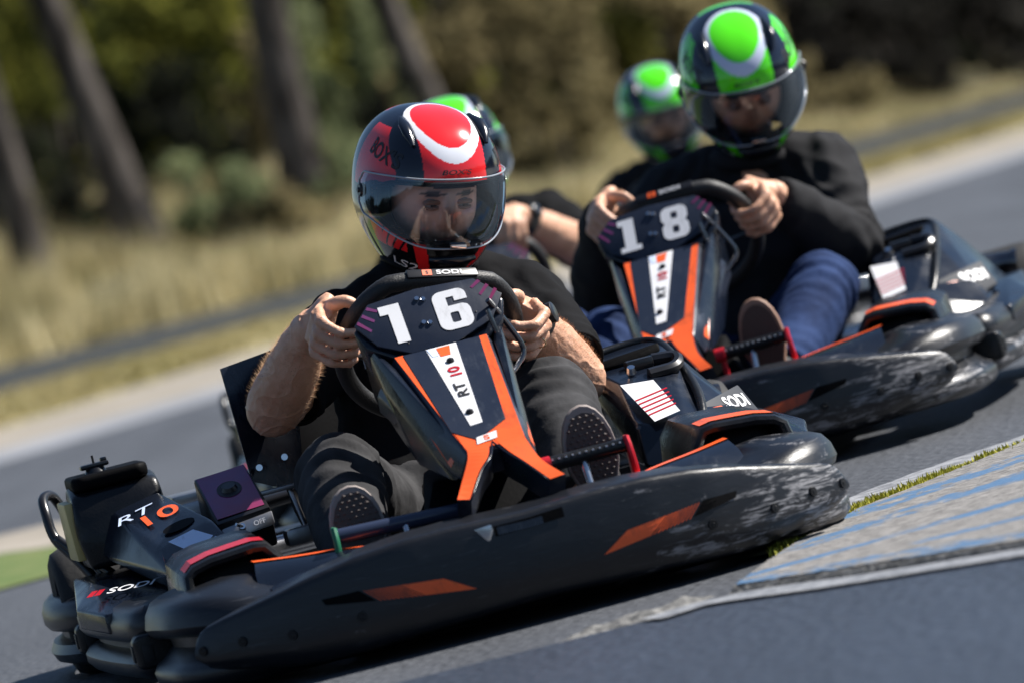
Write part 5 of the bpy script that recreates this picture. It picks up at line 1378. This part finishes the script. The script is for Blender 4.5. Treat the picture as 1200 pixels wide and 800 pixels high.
LBL = []
def lab(i, txt): return txt
specs = [
 # px,py,D,w,h,mat,n,label
 (60, 150, 80, 1.1, 3.6, 'leafA', 2600, 'olive yellow-green shrub between the left edge and the leaning pine'),
 (235, 60, 84, 1.0, 4.2, 'leafA', 2600, 'tall yellow-green shrub right of the leaning pine'),
 (215, 190, 79, .9, 1.9, 'leafB', 1500, 'small dark bush at the foot of the leaning pine'),
 (300, 170, 82, .8, 2.6, 'leafC', 1500, 'brown dry shrub left of the broad upright pine'),
 (290, 215, 71, .7, .7, 'leafC', 900, 'low brown bush in front of the broad upright pine'),
 (330, 245, 70.5, .8, .8, 'leafC', 700, 'thin brown bush at the foot of the broad upright pine'),
 (420, 130, 79, .8, 2.9, 'leafD', 2200, 'tall pale green shrub just right of the broad upright pine'),
 (455, 60, 86, .9, 3.8, 'leafA', 2200, 'olive shrub behind the upright pine and left of the red helmet'),
 (590, 60, 82, 1.0, 3.0, 'leafC', 2600, 'khaki shrub above the red helmet on its right'),
 (650, 90, 80, 1.0, 2.6, 'leafC', 2600, 'khaki brown shrub above the hidden green helmet'),
 (690, 40, 86, 1.0, 3.2, 'leafA', 2000, 'olive brown shrub near the top between the two rear helmets'),
 (645, 150, 76, .8, 1.7, 'leafC', 1800, 'dry brown bush beside the partly hidden green helmet'),
 (760, 30, 86, 1.1, 3.0, 'leafC', 2200, 'brown shrub above the farthest green helmet'),
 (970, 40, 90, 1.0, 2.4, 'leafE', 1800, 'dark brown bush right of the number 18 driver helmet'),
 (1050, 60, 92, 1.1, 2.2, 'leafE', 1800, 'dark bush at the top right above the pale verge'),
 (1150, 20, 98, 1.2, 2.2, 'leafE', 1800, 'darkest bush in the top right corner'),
 (95, 232, 73, .8, 1.1, 'leafB', 900, 'dark bush between the two leftmost pine trunks'),
 (245, 225, 72, .7, 1.2, 'leafD', 900, 'grey-green bush rising from the straw grass right of the leaning pine'),
 (275, 245, 70, .6, .8, 'leafB', 700, 'small dark bush low in the straw grass'),
 (425, 205, 74, .8, 1.4, 'leafD', 1000, 'pale green bush just left of the red helmet'),
 (470, 150, 76, .7, 1.6, 'leafB', 900, 'dark bush behind the crown of the red helmet on its left'),
 (10, 215, 76, .8, 1.6, 'leafB', 900, 'dark bush at the left edge behind the cut trunk'),
 (960, 100, 86, .8, 1.0, 'leafC', 1200, 'low dusty bush by the number 18 driver shoulder'),
]
for i, (px, py, D, w_, h_, m, n, lb) in enumerate(specs): shrub(px, py, D, w_, h_, M[m], n, 100+i, lb)
# dark wood behind everything
def wood(n, x0, x1, y0, y1, h, size, m, seed, name, label):
    r = random.Random(seed); vs, fs = [], []
    for i in range(n):
        x = r.uniform(x0, x1); y = r.uniform(y0, y1)+max(0, x-3)*1.2; hh = h*(.65+.5*noise.noise(V(x*.5, seed, y*.1)))
        z = terrain_z(x, y)+hh*r.random()**(1.25 if seed == 11 else 1); 
        if noise.noise(V(x*.9, z*.9, seed*3.1)) < (.12 if seed != 11 else -.9): continue
        a = Vector((r.gauss(0, 1), r.gauss(0, 1), r.gauss(0, 1))).normalized(); b = a.orthogonal().normalized(); s = size*r.uniform(.6, 1.5); k = len(vs)
        p = V(x, y, z); vs += [p-a*s, p+b*s*.5, p+a*s, p-b*s*.5]; fs.append((k, k+1, k+2, k+3))
    tag(mesh(name, (vs, fs), m, smooth=False), label, 'undergrowth', kind='stuff')
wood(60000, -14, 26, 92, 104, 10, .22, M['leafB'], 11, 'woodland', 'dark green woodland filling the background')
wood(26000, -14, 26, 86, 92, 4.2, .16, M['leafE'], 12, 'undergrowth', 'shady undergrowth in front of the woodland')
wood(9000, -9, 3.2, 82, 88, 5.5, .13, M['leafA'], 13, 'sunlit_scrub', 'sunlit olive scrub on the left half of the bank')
wood(9000, -1.5, 5, 82, 88, 4.2, .13, M['leafC'], 14, 'dry_scrub', 'dry khaki scrub across the middle of the bank')
# tall dry grass on the bank
r = random.Random(9); vs, fs = [], []
for i in range(70000):
    x = r.uniform(-8.5, 9); y = r.uniform(60, 84); 
    if x > 2.2: 
        y = r.uniform(70, 96)
    z = terrain_z(x, y)
    if z <= 0: continue
    dens = noise.noise(V(x*.8, y*.15, 4)); 
    if dens < -.25: continue
    h = r.uniform(.25, .62)*(1+dens)*(1.15 if x < -1 else (.8 if x < 2.2 else .45)); w_ = .014; a = r.uniform(0, pi); k = len(vs)
    vs += [V(x-w_*cos(a), y-w_*sin(a), z-.02), V(x+w_*cos(a), y+w_*sin(a), z-.02), V(x+r.gauss(0, .10), y+r.gauss(0, .10), z+h)]; fs.append((k, k+1, k+2))
tag(mesh('tall_grass', (vs, fs), M['straw'], smooth=False), 'tall dry straw-coloured grass covering the bank', 'grass', kind='stuff')
r = random.Random(19); vs, fs = [], []
for i in range(26000):
    t = r.random()*(len(grass_i)-1); j = min(int(t), len(grass_i)-2); f = t-j; u = r.random()
    x = (grass_i[j][0]*(1-f)+grass_i[j+1][0]*f)*(1-u)+(grass_o[j][0]*(1-f)+grass_o[j+1][0]*f)*u; y = (grass_i[j][1]*(1-f)+grass_i[j+1][1]*f)*(1-u)+(grass_o[j][1]*(1-f)+grass_o[j+1][1]*f)*u
    if not (-7 < x < 10): continue
    k = len(vs); a = r.uniform(0, pi); vs += [V(x-.008*cos(a), y-.008*sin(a), 0), V(x+.008*cos(a), y+.008*sin(a), 0), V(x+r.gauss(0, .02), y+r.gauss(0, .02), r.uniform(.03, .09))]; fs.append((k, k+1, k+2))
tag(mesh('verge_grass', (vs, fs), M['drygrass'], smooth=False), 'short dry grass on the verge beyond the track', 'grass', kind='stuff')

# unseen leaf ring added beyond the frame to darken reflections and front faces
r = random.Random(77); vs, fs = [], []
for i in range(52000):
    a = r.uniform(radians(115), radians(425)); R_ = r.uniform(34, 44)*(1+.15*sin(3*a)); x, y = R_*cos(a)*1.25, R_*sin(a)-2
    if y > 14 and abs(x) < 26: continue
    z = 5.5*r.random()**.8*(.75+.5*noise.noise(V(x*.12, y*.12, 1)))
    n_ = Vector((r.gauss(0, 1), r.gauss(0, 1), r.gauss(0, 1))).normalized(); b = n_.orthogonal().normalized(); q = r.uniform(.3, .7); k = len(vs); p = V(x, y, z)
    vs += [p-n_*q, p+b*q*.6, p+n_*q, p-b*q*.6]; fs.append((k, k+1, k+2, k+3))
tag(mesh('woodland', (vs, fs), M['leafB'], smooth=False), 'unseen dark woodland added around the circuit to darken reflections', 'undergrowth', kind='stuff')
